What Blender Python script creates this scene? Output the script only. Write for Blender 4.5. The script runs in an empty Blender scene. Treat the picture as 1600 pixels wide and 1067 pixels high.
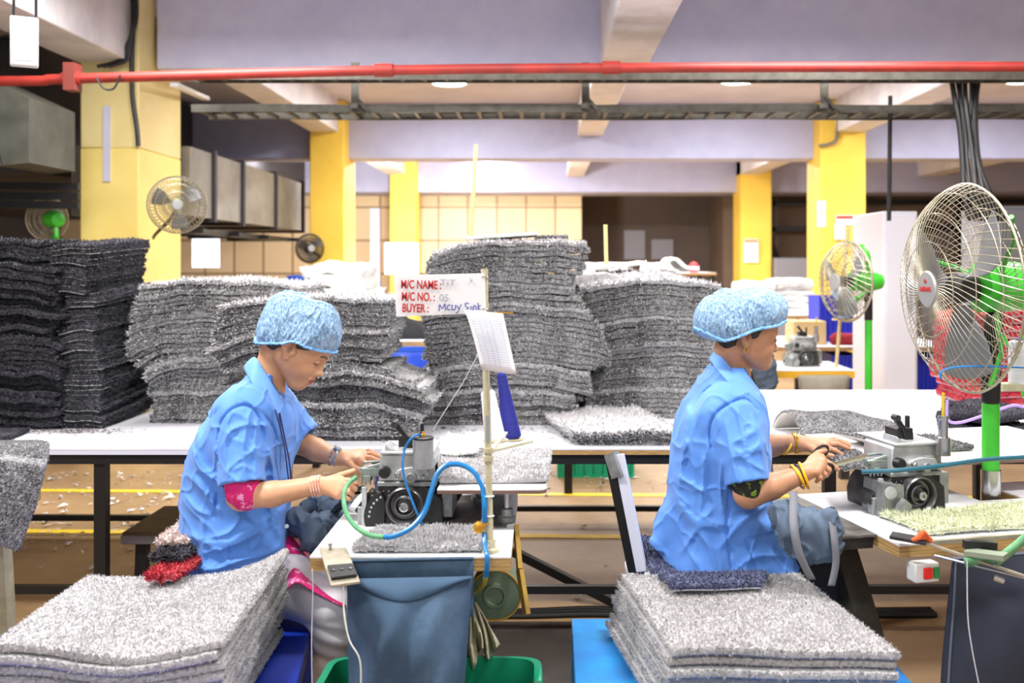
import bpy, bmesh, math, random
import numpy as np
from mathutils import Vector, Matrix, Euler

random.seed(7); RNG = np.random.default_rng(7)
SC = bpy.context.scene; COL = SC.collection
F, H, CX, HZ = 1556.0, 1.45, 850.0, 410.0      # lens in pixels, eye height, vanishing point

def P(px, py, Y):
    return Vector(((px - CX) / F * Y, Y, H - (py - HZ) / F * Y))
def PX(px, Y): return (px - CX) / F * Y
def PZ(py, Y): return H - (py - HZ) / F * Y
def YT(py, z): return (H - z) * F / (py - HZ)   # depth at which height z shows at row py
def S(r, Y): return r * Y / F

# ------------------------------------------------------------------ materials
def lin(c):
    return tuple(((v / 255) / 12.92 if v / 255 <= .04045 else ((v / 255 + .055) / 1.055) ** 2.4) for v in c)
MATS = {}
def mat(name, rgb, rough=.6, metal=0., rgb2=None, scale=20., detail=6., bump=0., bscale=None, stretch=None, spec=.5, mixlo=.35, mixhi=.65, sheen=0., trans=0., coat=0., bdist=.004):
    if name in MATS: return MATS[name]
    m = bpy.data.materials.new(name); m.use_nodes = True
    nt = m.node_tree; b = nt.nodes['Principled BSDF']
    c = lin(rgb) + (1,)
    b.inputs['Base Color'].default_value = c
    b.inputs['Roughness'].default_value = rough
    b.inputs['Metallic'].default_value = metal
    b.inputs['Specular IOR Level'].default_value = spec
    if sheen: b.inputs['Sheen Weight'].default_value = sheen
    if coat: b.inputs['Coat Weight'].default_value = coat
    if rgb2 is not None or bump:
        tc = nt.nodes.new('ShaderNodeTexCoord'); mp = nt.nodes.new('ShaderNodeMapping')
        nt.links.new(tc.outputs['Object'], mp.inputs['Vector'])
        if stretch: mp.inputs['Scale'].default_value = stretch
    if rgb2 is not None:
        n = nt.nodes.new('ShaderNodeTexNoise'); n.inputs['Scale'].default_value = scale; n.inputs['Detail'].default_value = detail
        n.inputs['Roughness'].default_value = .65
        r = nt.nodes.new('ShaderNodeValToRGB')
        r.color_ramp.elements[0].position = mixlo; r.color_ramp.elements[0].color = c
        r.color_ramp.elements[1].position = mixhi; r.color_ramp.elements[1].color = lin(rgb2) + (1,)
        nt.links.new(mp.outputs[0], n.inputs['Vector']); nt.links.new(n.outputs['Fac'], r.inputs['Fac'])
        nt.links.new(r.outputs['Color'], b.inputs['Base Color'])
    if bump:
        n2 = nt.nodes.new('ShaderNodeTexNoise'); n2.inputs['Scale'].default_value = bscale or scale; n2.inputs['Detail'].default_value = 4
        bp = nt.nodes.new('ShaderNodeBump'); bp.inputs['Strength'].default_value = bump; bp.inputs['Distance'].default_value = bdist
        nt.links.new(mp.outputs[0], n2.inputs['Vector']); nt.links.new(n2.outputs['Fac'], bp.inputs['Height'])
        nt.links.new(bp.outputs[0], b.inputs['Normal'])
    MATS[name] = m
    return m
def emit(name, rgb, strength):
    if name in MATS: return MATS[name]
    m = bpy.data.materials.new(name); m.use_nodes = True
    b = m.node_tree.nodes['Principled BSDF']
    b.inputs['Base Color'].default_value = lin(rgb) + (1,)
    b.inputs['Emission Color'].default_value = lin(rgb) + (1,)
    b.inputs['Emission Strength'].default_value = strength
    MATS[name] = m; return m

# ------------------------------------------------------------------ mesh builder
class MB:
    def __init__(s): s.v = []; s.f = []; s.m = []
    def _add(s, vs, fs, mi=0):
        o = len(s.v); s.v.extend([tuple(v) for v in vs]); s.f.extend([tuple(i + o for i in f) for f in fs]); s.m.extend([mi] * len(fs)); return s
    def box(s, lo, hi, mi=0, M=None):
        x0, y0, z0 = lo; x1, y1, z1 = hi
        vs = [Vector(v) for v in ((x0,y0,z0),(x1,y0,z0),(x1,y1,z0),(x0,y1,z0),(x0,y0,z1),(x1,y0,z1),(x1,y1,z1),(x0,y1,z1))]
        if M is not None: vs = [M @ v for v in vs]
        return s._add(vs, [(3,2,1,0),(4,5,6,7),(0,1,5,4),(1,2,6,5),(2,3,7,6),(3,0,4,7)], mi)
    def pbox(s, x0, y0, x1, y1, Y0, Y1, mi=0):      # front face spans these pixels at depth Y0
        return s.box((PX(x0,Y0), Y0, PZ(y1,Y0)), (PX(x1,Y0), Y1, PZ(y0,Y0)), mi)
    def bar(s, a, b, w, d=None, mi=0, up=(0,0,1)):  # rectangular bar from a to b
        a, b = Vector(a), Vector(b); d = d or w
        t = (b - a).normalized(); u = Vector(up)
        if abs(t.dot(u)) > .98: u = Vector((0,1,0))
        n = t.cross(u).normalized(); u = n.cross(t).normalized()
        q = [n*w/2+u*d/2, -n*w/2+u*d/2, -n*w/2-u*d/2, n*w/2-u*d/2]
        return s._add([a+k for k in q]+[b+k for k in q], [(0,1,2,3),(7,6,5,4),(0,4,5,1),(1,5,6,2),(2,6,7,3),(3,7,4,0)], mi)
    def tube(s, pts, r, n=10, mi=0, caps=True, closed=False, flat=1., up=None):
        pts = [Vector(p) for p in pts]; k = len(pts)
        rs = r if hasattr(r, '__len__') else [r]*k
        vs = []; u = None
        for i, p in enumerate(pts):
            if closed: t = pts[(i+1) % k] - pts[i-1]
            else: t = pts[min(i+1,k-1)] - pts[max(i-1,0)]
            t.normalize()
            if u is None:
                u = Vector(up) if up else (Vector((0,0,1)) if abs(t.z) < .9 else Vector((1,0,0)))
            u = (u - t*u.dot(t))
            if u.length < 1e-6: u = t.orthogonal()
            u.normalize(); w = t.cross(u)
            for j in range(n):
                a = 2*math.pi*j/n
                vs.append(p + (w*math.cos(a) + u*math.sin(a)*flat)*rs[i])
        fs = []
        for i in range(k if closed else k-1):
            i2 = (i+1) % k
            for j in range(n):
                j2 = (j+1) % n
                fs.append((i*n+j, i*n+j2, i2*n+j2, i2*n+j))
        if caps and not closed:
            fs.append(tuple(range(n-1,-1,-1))); fs.append(tuple((k-1)*n+j for j in range(n)))
        return s._add(vs, fs, mi)
    def cyl(s, a, b, r, r2=None, n=20, mi=0): return s.tube([a,b], [r, r if r2 is None else r2], n, mi)
    def lathe(s, prof, origin, axis=(0,0,1), n=28, mi=0, ref=None):   # prof = [(r, h)...]
        o = Vector(origin); t = Vector(axis).normalized(); u = t.orthogonal().normalized()
        if ref: u = (Vector(ref) - t*Vector(ref).dot(t)).normalized()
        w = t.cross(u); vs = []; fs = []
        for r_, h_ in prof:
            for j in range(n):
                a = 2*math.pi*j/n; vs.append(o + t*h_ + (u*math.cos(a)+w*math.sin(a))*max(r_,1e-5))
        for i in range(len(prof)-1):
            for j in range(n):
                j2 = (j+1) % n; fs.append((i*n+j, i*n+j2, (i+1)*n+j2, (i+1)*n+j))
        fs.append(tuple(range(n-1,-1,-1))); fs.append(tuple((len(prof)-1)*n+j for j in range(n)))
        return s._add(vs, fs, mi)
    def torus(s, c, R, r, axis=(0,0,1), n=32, m=8, mi=0, sx=1., sy=1.):
        t = Vector(axis).normalized(); u = t.orthogonal().normalized(); w = t.cross(u); c = Vector(c)
        return s.tube([c + (u*math.cos(2*math.pi*i/n)*sx + w*math.sin(2*math.pi*i/n)*sy)*R for i in range(n)], r, m, mi, closed=True, up=t)
    def ball(s, c, r, n=12, mi=0, sc=(1,1,1)):
        c = Vector(c); vs = [c+Vector((0,0,-r*sc[2]))]; fs = []; m = n//2+1
        for i in range(1, m):
            ph = -math.pi/2 + math.pi*i/m
            for j in range(n):
                a = 2*math.pi*j/n; vs.append(c+Vector((r*math.cos(ph)*math.cos(a)*sc[0], r*math.cos(ph)*math.sin(a)*sc[1], r*math.sin(ph)*sc[2])))
        vs.append(c+Vector((0,0,r*sc[2]))); L = len(vs)-1
        for j in range(n):
            j2=(j+1)%n; fs.append((0,1+j2,1+j)); fs.append((L, L-n+j, L-n+j2))
        for i in range(m-2):
            for j in range(n):
                j2=(j+1)%n; fs.append((1+i*n+j,1+i*n+j2,1+(i+1)*n+j2,1+(i+1)*n+j))
        return s._add(vs, fs, mi)
    def prism(s, poly, d, mi=0):                     # polygon of 3-D points pushed along d
        poly=[Vector(p) for p in poly]; d=Vector(d); n=len(poly)
        fs=[tuple(range(n)), tuple(range(2*n-1,n-1,-1))]+[(i,i+n,(i+1)%n+n,(i+1)%n) for i in range(n)]
        return s._add(poly+[p+d for p in poly], fs, mi)
    def pprism(s, pts, Y0, Y1, mi=0):                # pixel outline at depth Y0 pushed back to Y1
        return s.prism([P(x,y,Y0) for x,y in pts], (0,Y1-Y0,0), mi)
    def sheet(s, rows, mi=0):                        # rows of 3-D points
        n=len(rows[0]); vs=[p for r in rows for p in r]
        return s._add(vs,[(i*n+j,i*n+j+1,(i+1)*n+j+1,(i+1)*n+j) for i in range(len(rows)-1) for j in range(n-1)],mi)
    def build(s, name, mats, parent=None, smooth=35, bevel=0., solid=0., subsurf=0, kind=None):
        if not isinstance(mats, (list, tuple)): mats = [mats]
        a = np.array(s.v, dtype=np.float64)
        lo, hi = a.min(0), a.max(0); org = np.array([(lo[0]+hi[0])/2, (lo[1]+hi[1])/2, lo[2]])
        a = a - org
        me = bpy.data.meshes.new(name); me.from_pydata(a.tolist(), [], s.f)
        for m_ in mats: me.materials.append(m_)
        me.polygons.foreach_set('material_index', s.m)
        bm = bmesh.new(); bm.from_mesh(me); bmesh.ops.recalc_face_normals(bm, faces=bm.faces); bm.to_mesh(me); bm.free()
        if smooth:
            me.polygons.foreach_set('use_smooth', [True]*len(me.polygons)); me.set_sharp_from_angle(angle=math.radians(smooth))
        o = bpy.data.objects.new(name, me); COL.objects.link(o); put(o, org, parent)
        if solid:
            md = o.modifiers.new('solid', 'SOLIDIFY'); md.thickness = solid; md.offset = 0
        if bevel:
            md = o.modifiers.new('bevel', 'BEVEL'); md.width = bevel; md.segments = 2; md.limit_method = 'ANGLE'; md.angle_limit = math.radians(40)
        if subsurf:
            md = o.modifiers.new('sub', 'SUBSURF'); md.levels = subsurf; md.render_levels = subsurf
        if kind: o['kind'] = kind
        return o
def wloc(o):
    v = Vector(o.location)
    while o.parent: o = o.parent; v = v + Vector(o.location)
    return v
def put(o, org, parent):
    org = Vector(org)
    if parent is not None: o.parent = parent; org = org - wloc(parent)
    o.location = org
def npmesh(name, verts, faces, mats, parent=None, mi=None, smooth=True, kind=None):
    verts = np.asarray(verts, dtype=np.float64)
    lo, hi = verts.min(0), verts.max(0); org = np.array([(lo[0]+hi[0])/2, (lo[1]+hi[1])/2, lo[2]])
    me = bpy.data.meshes.new(name); v = (verts-org).astype(np.float32)
    faces = np.asarray(faces, dtype=np.int32); nf, w = faces.shape
    me.vertices.add(len(v)); me.vertices.foreach_set('co', v.ravel())
    me.loops.add(nf*w); me.loops.foreach_set('vertex_index', faces.ravel())
    me.polygons.add(nf); me.polygons.foreach_set('loop_start', np.arange(0, nf*w, w, dtype=np.int32))
    if not isinstance(mats, (list, tuple)): mats = [mats]
    for m_ in mats: me.materials.append(m_)
    if mi is not None: me.polygons.foreach_set('material_index', np.asarray(mi, dtype=np.int32))
    if smooth: me.polygons.foreach_set('use_smooth', np.ones(nf, dtype=bool))
    me.update(calc_edges=True); me.validate()
    o = bpy.data.objects.new(name, me); COL.objects.link(o); put(o, org, parent)
    if kind: o['kind'] = kind
    return o
def thing(name, loc, label, cat, group=None):
    o = bpy.data.objects.new(name, None); o.empty_display_size = .1; COL.objects.link(o); o.location = loc
    return tag(o, label, cat, group)
def tag(o, label, cat, group=None):
    o['label'] = label; o['category'] = cat
    if group: o['group'] = group
    return o
def copytree(o, parent=None):
    c = o.copy(); COL.objects.link(c)
    if parent is not None: c.parent = parent
    for ch in list(o.children): copytree(ch, c)
    return c
def spline(pts, n=8, closed=False):                 # Catmull-Rom through points
    pts=[Vector(p) for p in pts]; k=len(pts); out=[]
    rng = range(k) if closed else range(k-1)
    for i in rng:
        if closed: a,b,c,d = pts[i-1],pts[i],pts[(i+1)%k],pts[(i+2)%k]
        else: a,b,c,d = pts[max(i-1,0)],pts[i],pts[i+1],pts[min(i+2,k-1)]
        for j in range(n):
            t=j/n; out.append(.5*((2*b)+(c-a)*t+(2*a-5*b+4*c-d)*t*t+(3*b-a-3*c+d)*t**3))
    if not closed: out.append(pts[-1])
    return out
def text(name, body, size, loc, rot, m, parent, xs=1., ys=1., bold=0., shear=0., ext=.0004):
    cu = bpy.data.curves.new(name, 'FONT'); cu.body = body; cu.size = size; cu.offset = bold; cu.shear = shear; cu.extrude = ext
    cu.materials.append(m); o = bpy.data.objects.new(name, cu); COL.objects.link(o)
    me = bpy.data.meshes.new_from_object(o.evaluated_get(bpy.context.evaluated_depsgraph_get())); bpy.data.objects.remove(o)
    if not me.materials: me.materials.append(m)
    o = bpy.data.objects.new(name, me); COL.objects.link(o)
    put(o, loc, parent); o.rotation_euler = rot; o.scale = (xs, ys, 1); return o

# ------------------------------------------------------------------ distance fields -> one continuous surface
class Field:
    def __init__(s, lo, hi, h):
        s.lo = np.array(lo, float); s.h = h
        s.n = np.ceil((np.array(hi)-s.lo)/h).astype(int)+1
        s.d = np.full(s.n, .05, np.float32)
        s.ax = [(s.lo[i]+h*np.arange(s.n[i])).astype(np.float32) for i in range(3)]
    def blk(s, lo, hi):
        sl=[]
        for i in range(3):
            a=max(0,int(math.floor((lo[i]-s.lo[i])/s.h))); b=min(s.n[i],int(math.ceil((hi[i]-s.lo[i])/s.h))+1)
            if b<=a: return None
            sl.append(slice(a,b))
        g=(s.ax[0][sl[0]][:,None,None], s.ax[1][sl[1]][None,:,None], s.ax[2][sl[2]][None,None,:])
        return tuple(sl), g
    def comb(s, sl, d, k, op='u'):
        a = s.d[sl]
        if op == 'u':
            if k<=0: s.d[sl] = np.minimum(a,d); return
            hh = np.maximum(k-np.abs(a-d),0)/k; s.d[sl] = np.minimum(a,d)-hh*hh*k*.25
        else:
            d=-d
            if k<=0: s.d[sl] = np.maximum(a,d); return
            hh = np.maximum(k-np.abs(a-d),0)/k; s.d[sl] = np.maximum(a,d)+hh*hh*k*.25
    def cap(s, a, b, ra, rb=None, k=.01, op='u', flat=None):
        a=np.array(a,float); b=np.array(b,float); rb=ra if rb is None else rb
        R=max(ra,rb)+k+3*s.h; q=s.blk(np.minimum(a,b)-R, np.maximum(a,b)+R)
        if q is None: return s
        sl,(X,Y,Z)=q; ab=b-a; L=max(float(ab@ab),1e-9)
        t=np.clip(((X-a[0])*ab[0]+(Y-a[1])*ab[1]+(Z-a[2])*ab[2])/L,0,1)
        d=np.sqrt((X-a[0]-t*ab[0])**2+(Y-a[1]-t*ab[1])**2+(Z-a[2]-t*ab[2])**2)-(ra+(rb-ra)*t)
        s.comb(sl,d.astype(np.float32),k,op); return s
    def chain(s, pts, rs, k=.006, op='u'):
        for i in range(len(pts)-1): s.cap(pts[i],pts[i+1],rs[i],rs[i+1],k,op)
        return s
    def ell(s, c, r, k=.01, op='u', M=None):         # ellipsoid; M = 3x3 local->world
        c=np.array(c,float); r=np.array(r,float); R=r.max()+k+3*s.h; q=s.blk(c-R,c+R)
        if q is None: return s
        sl,(X,Y,Z)=q; X=X-c[0];Y=Y-c[1];Z=Z-c[2]
        if M is not None: X,Y,Z=[M[0][i]*X+M[1][i]*Y+M[2][i]*Z for i in range(3)]
        k0=np.sqrt((X/r[0])**2+(Y/r[1])**2+(Z/r[2])**2); k1=np.sqrt((X/r[0]**2)**2+(Y/r[1]**2)**2+(Z/r[2]**2)**2)
        d=k0*(k0-1)/np.maximum(k1,1e-6)
        s.comb(sl,d.astype(np.float32),k,op); return s
    def loft(s, tab, k=.01, ex=2.3, op='u', zpad=.0):       # tab rows (z, cx, cy, rx, ry), any order
        tab=np.array(sorted(tab)); z=tab[:,0]
        lo=[(tab[:,1]-tab[:,3]).min()-.05,(tab[:,2]-tab[:,4]).min()-.05,z[0]-.03]; hi=[(tab[:,1]+tab[:,3]).max()+.05,(tab[:,2]+tab[:,4]).max()+.05,z[-1]+.03]
        sl,(X,Y,Z)=s.blk(lo,hi); zz=np.clip(Z,z[0],z[-1])
        def sm(col):                                # smooth interpolation
            zf=np.linspace(z[0],z[-1],200); v=np.interp(zf,z,tab[:,col]); ker=np.ones(13)/13
            v=np.convolve(np.pad(v,6,mode='edge'),ker,'valid'); return np.interp(zz,zf,v)
        cx,cy,rx,ry=[sm(i) for i in (1,2,3,4)]
        q=(np.abs((X-cx)/rx)**ex+np.abs((Y-cy)/ry)**ex)**(1/ex)
        d=(q-1)*np.minimum(rx,ry)*.9
        d=np.maximum(d,np.maximum(z[0]-Z,Z-z[-1]))
        s.comb(sl,d.astype(np.float32),k,op); return s
    def warp(s, fn):                                # fn(X,Y,Z)->offset added to d near surface
        i=np.argwhere(np.abs(s.d)<.014)
        if len(i)==0: return s
        p=s.lo+i*s.h
        s.d[i[:,0],i[:,1],i[:,2]] += fn(p[:,0],p[:,1],p[:,2]).astype(np.float32); return s
    def mesh(s, smooth=1):
        d=s.d; ins=d<0; nx,ny,nz=d.shape
        cnt=np.zeros((nx-1,ny-1,nz-1),np.uint8)
        cs=[(a,b,c) for a in (0,1) for b in (0,1) for c in (0,1)]
        for a,b,c in cs: cnt+=ins[a:nx-1+a,b:ny-1+b,c:nz-1+c]
        act=np.argwhere((cnt>0)&(cnt<8)); idx=np.full(cnt.shape,-1,np.int32)
        idx[act[:,0],act[:,1],act[:,2]]=np.arange(len(act))
        acc=np.zeros((len(act),3)); num=np.zeros(len(act))
        V={c:d[act[:,0]+c[0],act[:,1]+c[1],act[:,2]+c[2]].astype(float) for c in cs}
        for c in cs:
            for ax in range(3):
                if c[ax]: continue
                e=list(c); e[ax]=1; e=tuple(e); a,b=V[c],V[e]; m=(a<0)!=(b<0)
                t=np.where(m,a/np.where(m,a-b,1),0)
                p=np.tile(np.array(c,float),(len(act),1)); p[:,ax]+=t
                acc[m]+=p[m]; num[m]+=1
        verts=s.lo+(act+acc/num[:,None])*s.h
        fs=[]
        for ax in range(3):
            a=[slice(None)]*3; b=[slice(None)]*3; a[ax]=slice(0,-1); b[ax]=slice(1,None)
            A=ins[tuple(a)]; B=ins[tuple(b)]; e=np.argwhere(A!=B)
            o1,o2=[i for i in range(3) if i!=ax]
            ok=(e[:,o1]>0)&(e[:,o2]>0)&(e[:,o1]<d.shape[o1]-1)&(e[:,o2]<d.shape[o2]-1); e=e[ok]
            q=[]
            for da,db in ((1,1),(0,1),(0,0),(1,0)):
                c=e.copy(); c[:,o1]-=da; c[:,o2]-=db; q.append(idx[c[:,0],c[:,1],c[:,2]])
            q=np.stack(q,1); flip=A[e[:,0],e[:,1],e[:,2]]
            if ax==1: flip=~flip
            q[~flip]=q[~flip][:,::-1]; fs.append(q)
        fs=np.concatenate(fs)
        for _ in range(smooth):
            for lam in (.5,-.52):
                acc=np.zeros_like(verts); num=np.zeros(len(verts))
                for i,j in ((0,1),(1,2),(2,3),(3,0)):
                    for u,w in ((i,j),(j,i)):
                        for c in range(3): acc[:,c]+=np.bincount(fs[:,u],verts[fs[:,w],c],len(verts))
                        num+=np.bincount(fs[:,u],minlength=len(verts))
                verts=verts+lam*(acc/np.maximum(num,1)[:,None]-verts)
        return verts, fs

# ---- value noise, vectorised
_T=RNG.random((32,32,32))
def vnoise(x,y,z):
    xi=np.floor(x).astype(int);yi=np.floor(y).astype(int);zi=np.floor(z).astype(int)
    fx=x-xi;fy=y-yi;fz=z-zi; fx=fx*fx*(3-2*fx);fy=fy*fy*(3-2*fy);fz=fz*fz*(3-2*fz); r=0
    for a in (0,1):
        for b in (0,1):
            for c in (0,1):
                r=r+_T[(xi+a)%32,(yi+b)%32,(zi+c)%32]*(fx if a else 1-fx)*(fy if b else 1-fy)*(fz if c else 1-fz)
    return r*2-1
# ================================================================== camera, light, room
cam = bpy.data.cameras.new('camera'); co = bpy.data.objects.new('camera', cam); COL.objects.link(co)
co.location = (0, 0, H); co.rotation_euler = (math.pi/2, 0, 0); cam.sensor_width = 36; cam.lens = 36*F/1600
cam.shift_x = -(CX-800)/1600; cam.shift_y = -(533.5-HZ)/1600; cam.clip_start = .05
cam.dof.use_dof = True; cam.dof.focus_distance = 3.05; cam.dof.aperture_fstop = 2.9
SC.camera = co
SC.view_settings.view_transform = 'Standard'; SC.view_settings.look = 'None'; SC.view_settings.gamma = 1; SC.view_settings.use_curve_mapping = False
SC.view_settings.exposure = 0.58
SC.cycles.use_denoising = True; SC.cycles.max_bounces = 8; SC.cycles.diffuse_bounces = 4; SC.cycles.transparent_max_bounces = 12
SC.cycles.caustics_reflective = False; SC.cycles.caustics_refractive = False

w = bpy.data.worlds.new('hall daylight'); SC.world = w; w.use_nodes = True
w.node_tree.nodes['Background'].inputs[0].default_value = (.93, .96, 1.0, 1); w.node_tree.nodes['Background'].inputs[1].default_value = .46
def lamp(x, y, z, e, sx=1.3, sy=.5, c=(1, .98, .96), aim=None):
    l = bpy.data.lights.new('hall_lamp_or_fill', 'AREA'); l.shape = 'RECTANGLE'; l.size = sx; l.size_y = sy; l.energy = e; l.color = c
    o = bpy.data.objects.new('hall_lamp_or_fill', l); COL.objects.link(o); o.location = (x, y, z)
    if aim: o.rotation_euler = (Vector(aim)-Vector((x,y,z))).to_track_quat('-Z', 'Y').to_euler()
    return o
for x, y, e in ((-2.0,5.6,55),(1.6,5.6,42),(-1.5,-.3,38),(1.4,-.3,38),(-1.7,2.2,78),(1.0,2.1,78),(-.3,4.7,44),(-2.6,4.4,40),(2.6,4.6,44),(-.9,8.6,45),(2.0,8.6,45),(5.2,8.6,45),(.5,12.8,60),(-1.0,14.6,190),(2.4,14.6,120),(6.0,13.5,100),(-4.4,14.4,110)):  # unseen lamps; pairs behind the camera and near the first beam are added fill
    lamp(x, y, 3.2, e, *((.7,.25) if 2 < y < 2.3 else (1.3,.5)))

LAV = mat('lavender_paint', (180,182,210), .75, rgb2=(170,172,202), scale=3, bump=.15, bscale=25)  # far beams' copy of the lavender, darkened in colour for weaker light
WHT = mat('white_beam_paint', (224,222,226), .75, rgb2=(206,204,210), scale=2.2, mixlo=.45, mixhi=.62, bump=.15, bscale=25)
YEL = mat('yellow_paint', (246,212,90), .6, rgb2=(240,200,74), scale=2, bump=.1, bscale=20)
YELL = mat('soft_yellow_paint', (244,222,136), .6, rgb2=(240,214,120), scale=2, bump=.1, bscale=20)
YELP = mat('pale_yellow_paint', (236,220,158), .6, rgb2=(228,208,140), scale=2)
CEI = mat('ceiling_paint', (214,212,222), .8, rgb2=(200,198,210), scale=1.5)
FLO = mat('floor_concrete', (176,144,104), .55, rgb2=(134,106,74), scale=2.6, detail=10, mixlo=.3, mixhi=.75, bump=.2, bscale=60)
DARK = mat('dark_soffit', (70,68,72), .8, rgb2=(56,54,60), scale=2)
BRN = mat('brown_wall_paint', (124,104,86), .7, rgb2=(110,92,78), scale=1.2)
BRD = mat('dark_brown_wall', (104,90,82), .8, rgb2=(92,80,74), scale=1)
GAL = mat('galvanised_duct', (150,146,138), .5, metal=.35, rgb2=(124,121,114), scale=3)
GALD = mat('dusty_duct', (104,104,94), .65, metal=.2, rgb2=(80,80,72), scale=3)
RED = mat('red_pipe_paint', (164,44,34), .55, rgb2=(132,36,30), scale=5)
BLKM = mat('black_metal', (34,33,34), .45, metal=.3)
TRAY = mat('cable_tray_steel', (92,89,80), .5, metal=.25, rgb2=(70,66,58), scale=14)
CABL = mat('black_cable', (15,15,16), .5)
LINE = mat('yellow_floor_paint', (250,214,40), .5, rgb2=(226,190,60), scale=9)

def panel_mat():
    m = bpy.data.materials.new('beige_wall_panels'); m.use_nodes = True; nt = m.node_tree; b = nt.nodes['Principled BSDF']
    tc = nt.nodes.new('ShaderNodeTexCoord'); sx = nt.nodes.new('ShaderNodeSeparateXYZ'); cx = nt.nodes.new('ShaderNodeCombineXYZ')
    br = nt.nodes.new('ShaderNodeTexBrick'); br.offset = 0; br.inputs['Scale'].default_value = 1
    br.inputs['Color1'].default_value = lin((236,212,172))+(1,); br.inputs['Color2'].default_value = lin((228,202,160))+(1,); br.inputs['Mortar'].default_value = lin((150,120,86))+(1,)
    br.inputs['Mortar Size'].default_value = .018; br.inputs['Brick Width'].default_value = .545; br.inputs['Row Height'].default_value = .62
    nt.links.new(tc.outputs['Object'], sx.inputs[0]); nt.links.new(sx.outputs['X'], cx.inputs['X']); nt.links.new(sx.outputs['Z'], cx.inputs['Y'])
    nt.links.new(cx.outputs[0], br.inputs['Vector']); nt.links.new(br.outputs['Color'], b.inputs['Base Color']); b.inputs['Roughness'].default_value = .45
    return m
PANEL = panel_mat()

MB().box((-9,-1.5,-.1),(11,22,0)).build('floor', FLO, kind='structure')
MB().box((-9,7.7,3.35),(11,22,3.7)).build('ceiling', CEI, kind='structure')
MB().box((-9,-1.5,3.62),(11,7.7,3.7)).build('ceiling', CEI, kind='structure')
MB().box((-9.2,-1.5,0),(-9,22,3.6)).build('wall_left', DARK, kind='structure')
MB().box((11,-1.5,0),(11.2,22,3.6)).build('wall_right', BRN, kind='structure')
MB().box((-9,18.6,0),(.70,18.8,3.35)).build('wall_back', PANEL, kind='structure')
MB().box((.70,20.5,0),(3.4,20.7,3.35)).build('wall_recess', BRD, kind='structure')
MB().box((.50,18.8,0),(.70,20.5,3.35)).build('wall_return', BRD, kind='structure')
MB().box((3.4,18.9,0),(11,19.1,3.35)).build('wall_far', BRN, kind='structure')
MB().box((3.4,19.1,0),(3.6,20.7,3.35)).build('wall_side', BRN, kind='structure')

ZB = 2.69
# transverse beams
ZF = 2.94
MB().box((-2.98,7.66,ZF),(11,8.2,3.62)).build('trim_1', mat('lit_lavender_paint', (220,222,248), .75, rgb2=(208,210,240), scale=3, bump=.15, bscale=25), kind='structure', bevel=.01)  # front beam's copy of the lavender, lightened to paint in light
MB().box((-9,11.9,ZB),(11,12.3,3.35)).build('trim_2', LAV, kind='structure', bevel=.01)
MB().box((-9,17.6,ZB),(11,18.6,3.35)).build('trim_3', LAV, kind='structure', bevel=.01)
# beams along the hall
MB().box((-3.48,-1.5,ZF),(-3.07,7.62,3.62)).build('beam', WHT, kind='structure', bevel=.01)
MB().box((-2.72,8.28,2.97),(-2.40,18.6,3.36)).build('beam', WHT, kind='structure', bevel=.01)
MB().box((.43,-1.5,ZF),(.79,7.66,3.62)).build('beam', WHT, kind='structure', bevel=.01)
MB().box((.40,8.2,2.96),(.70,18.0,3.36)).build('beam', WHT, kind='structure', bevel=.01)
MB().box((3.40,8.2,2.97),(3.74,18.6,3.36)).build('beam', WHT, kind='structure', bevel=.01)
MB().box((6.6,8.2,2.97),(7.0,18.6,3.36)).build('beam', WHT, kind='structure', bevel=.01)

def pillar(x0, x1, y0, y1, zsplit=None, m=YEL):
    MB().box((x0,y0,0),(x1,y1,zsplit or 3.34)).build('pillar', m, kind='structure', bevel=.012)
    if zsplit: MB().box((x0+.001,y0+.001,zsplit),(x1-.001,y1-.001,3.6)).build('pillar', YELP, kind='structure', bevel=.012)
pillar(-3.45,-3.01,7.4,8.26, 2.30, YELL)
pillar(-2.73,-2.33,11.6,12.3)
pillar(-2.66,-2.22,17.2,17.9)
pillar(3.22,3.75,11.6,12.2)
pillar(3.40,3.93,17.2,17.9)
MB().box((-3.27,7.385,2.05),(-3.22,7.41,2.61)).build('trim_4', mat('lilac_stripe',(206,204,226),.6), kind='structure')

# floor lines
for a, b in (((-6,6.42),(6,6.02)), ((-6,5.48),(6,5.06))):
    a, b = Vector(a), Vector(b); n = Vector((0,.045))
    MB().prism([(a.x,a.y-.035,.001),(b.x,b.y-.035,.001),(b.x,b.y+.035,.001),(a.x,a.y+.035,.001)], (0,0,.003)).build('trim_5', LINE, kind='structure')

# red sprinkler pipe with couplings
t = thing('sprinkler_pipe', P(850,106,5.95), 'long red sprinkler pipe running along under the concrete beam', 'pipe')
pp = [Vector((-8.98,5.95,P(-80,127,5.95).z)),P(-80,127,5.95),P(110,123,5.95),P(600,110,5.95),P(1000,106,5.95),P(1700,104,5.95)]
MB().tube(spline(pp,6), .030, 14).build('pipe_run', RED, t)
for x,y in ((112,123),(600,110),(955,106)):
    MB().cyl(P(x-14,y,5.95),P(x+14,y-.3,5.95),.04).build('coupling', RED, t)
MB().pbox(98,97,116,140,5.9,6.0).build('bracket', mat('maroon_bracket',(112,44,36),.6), t)

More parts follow.
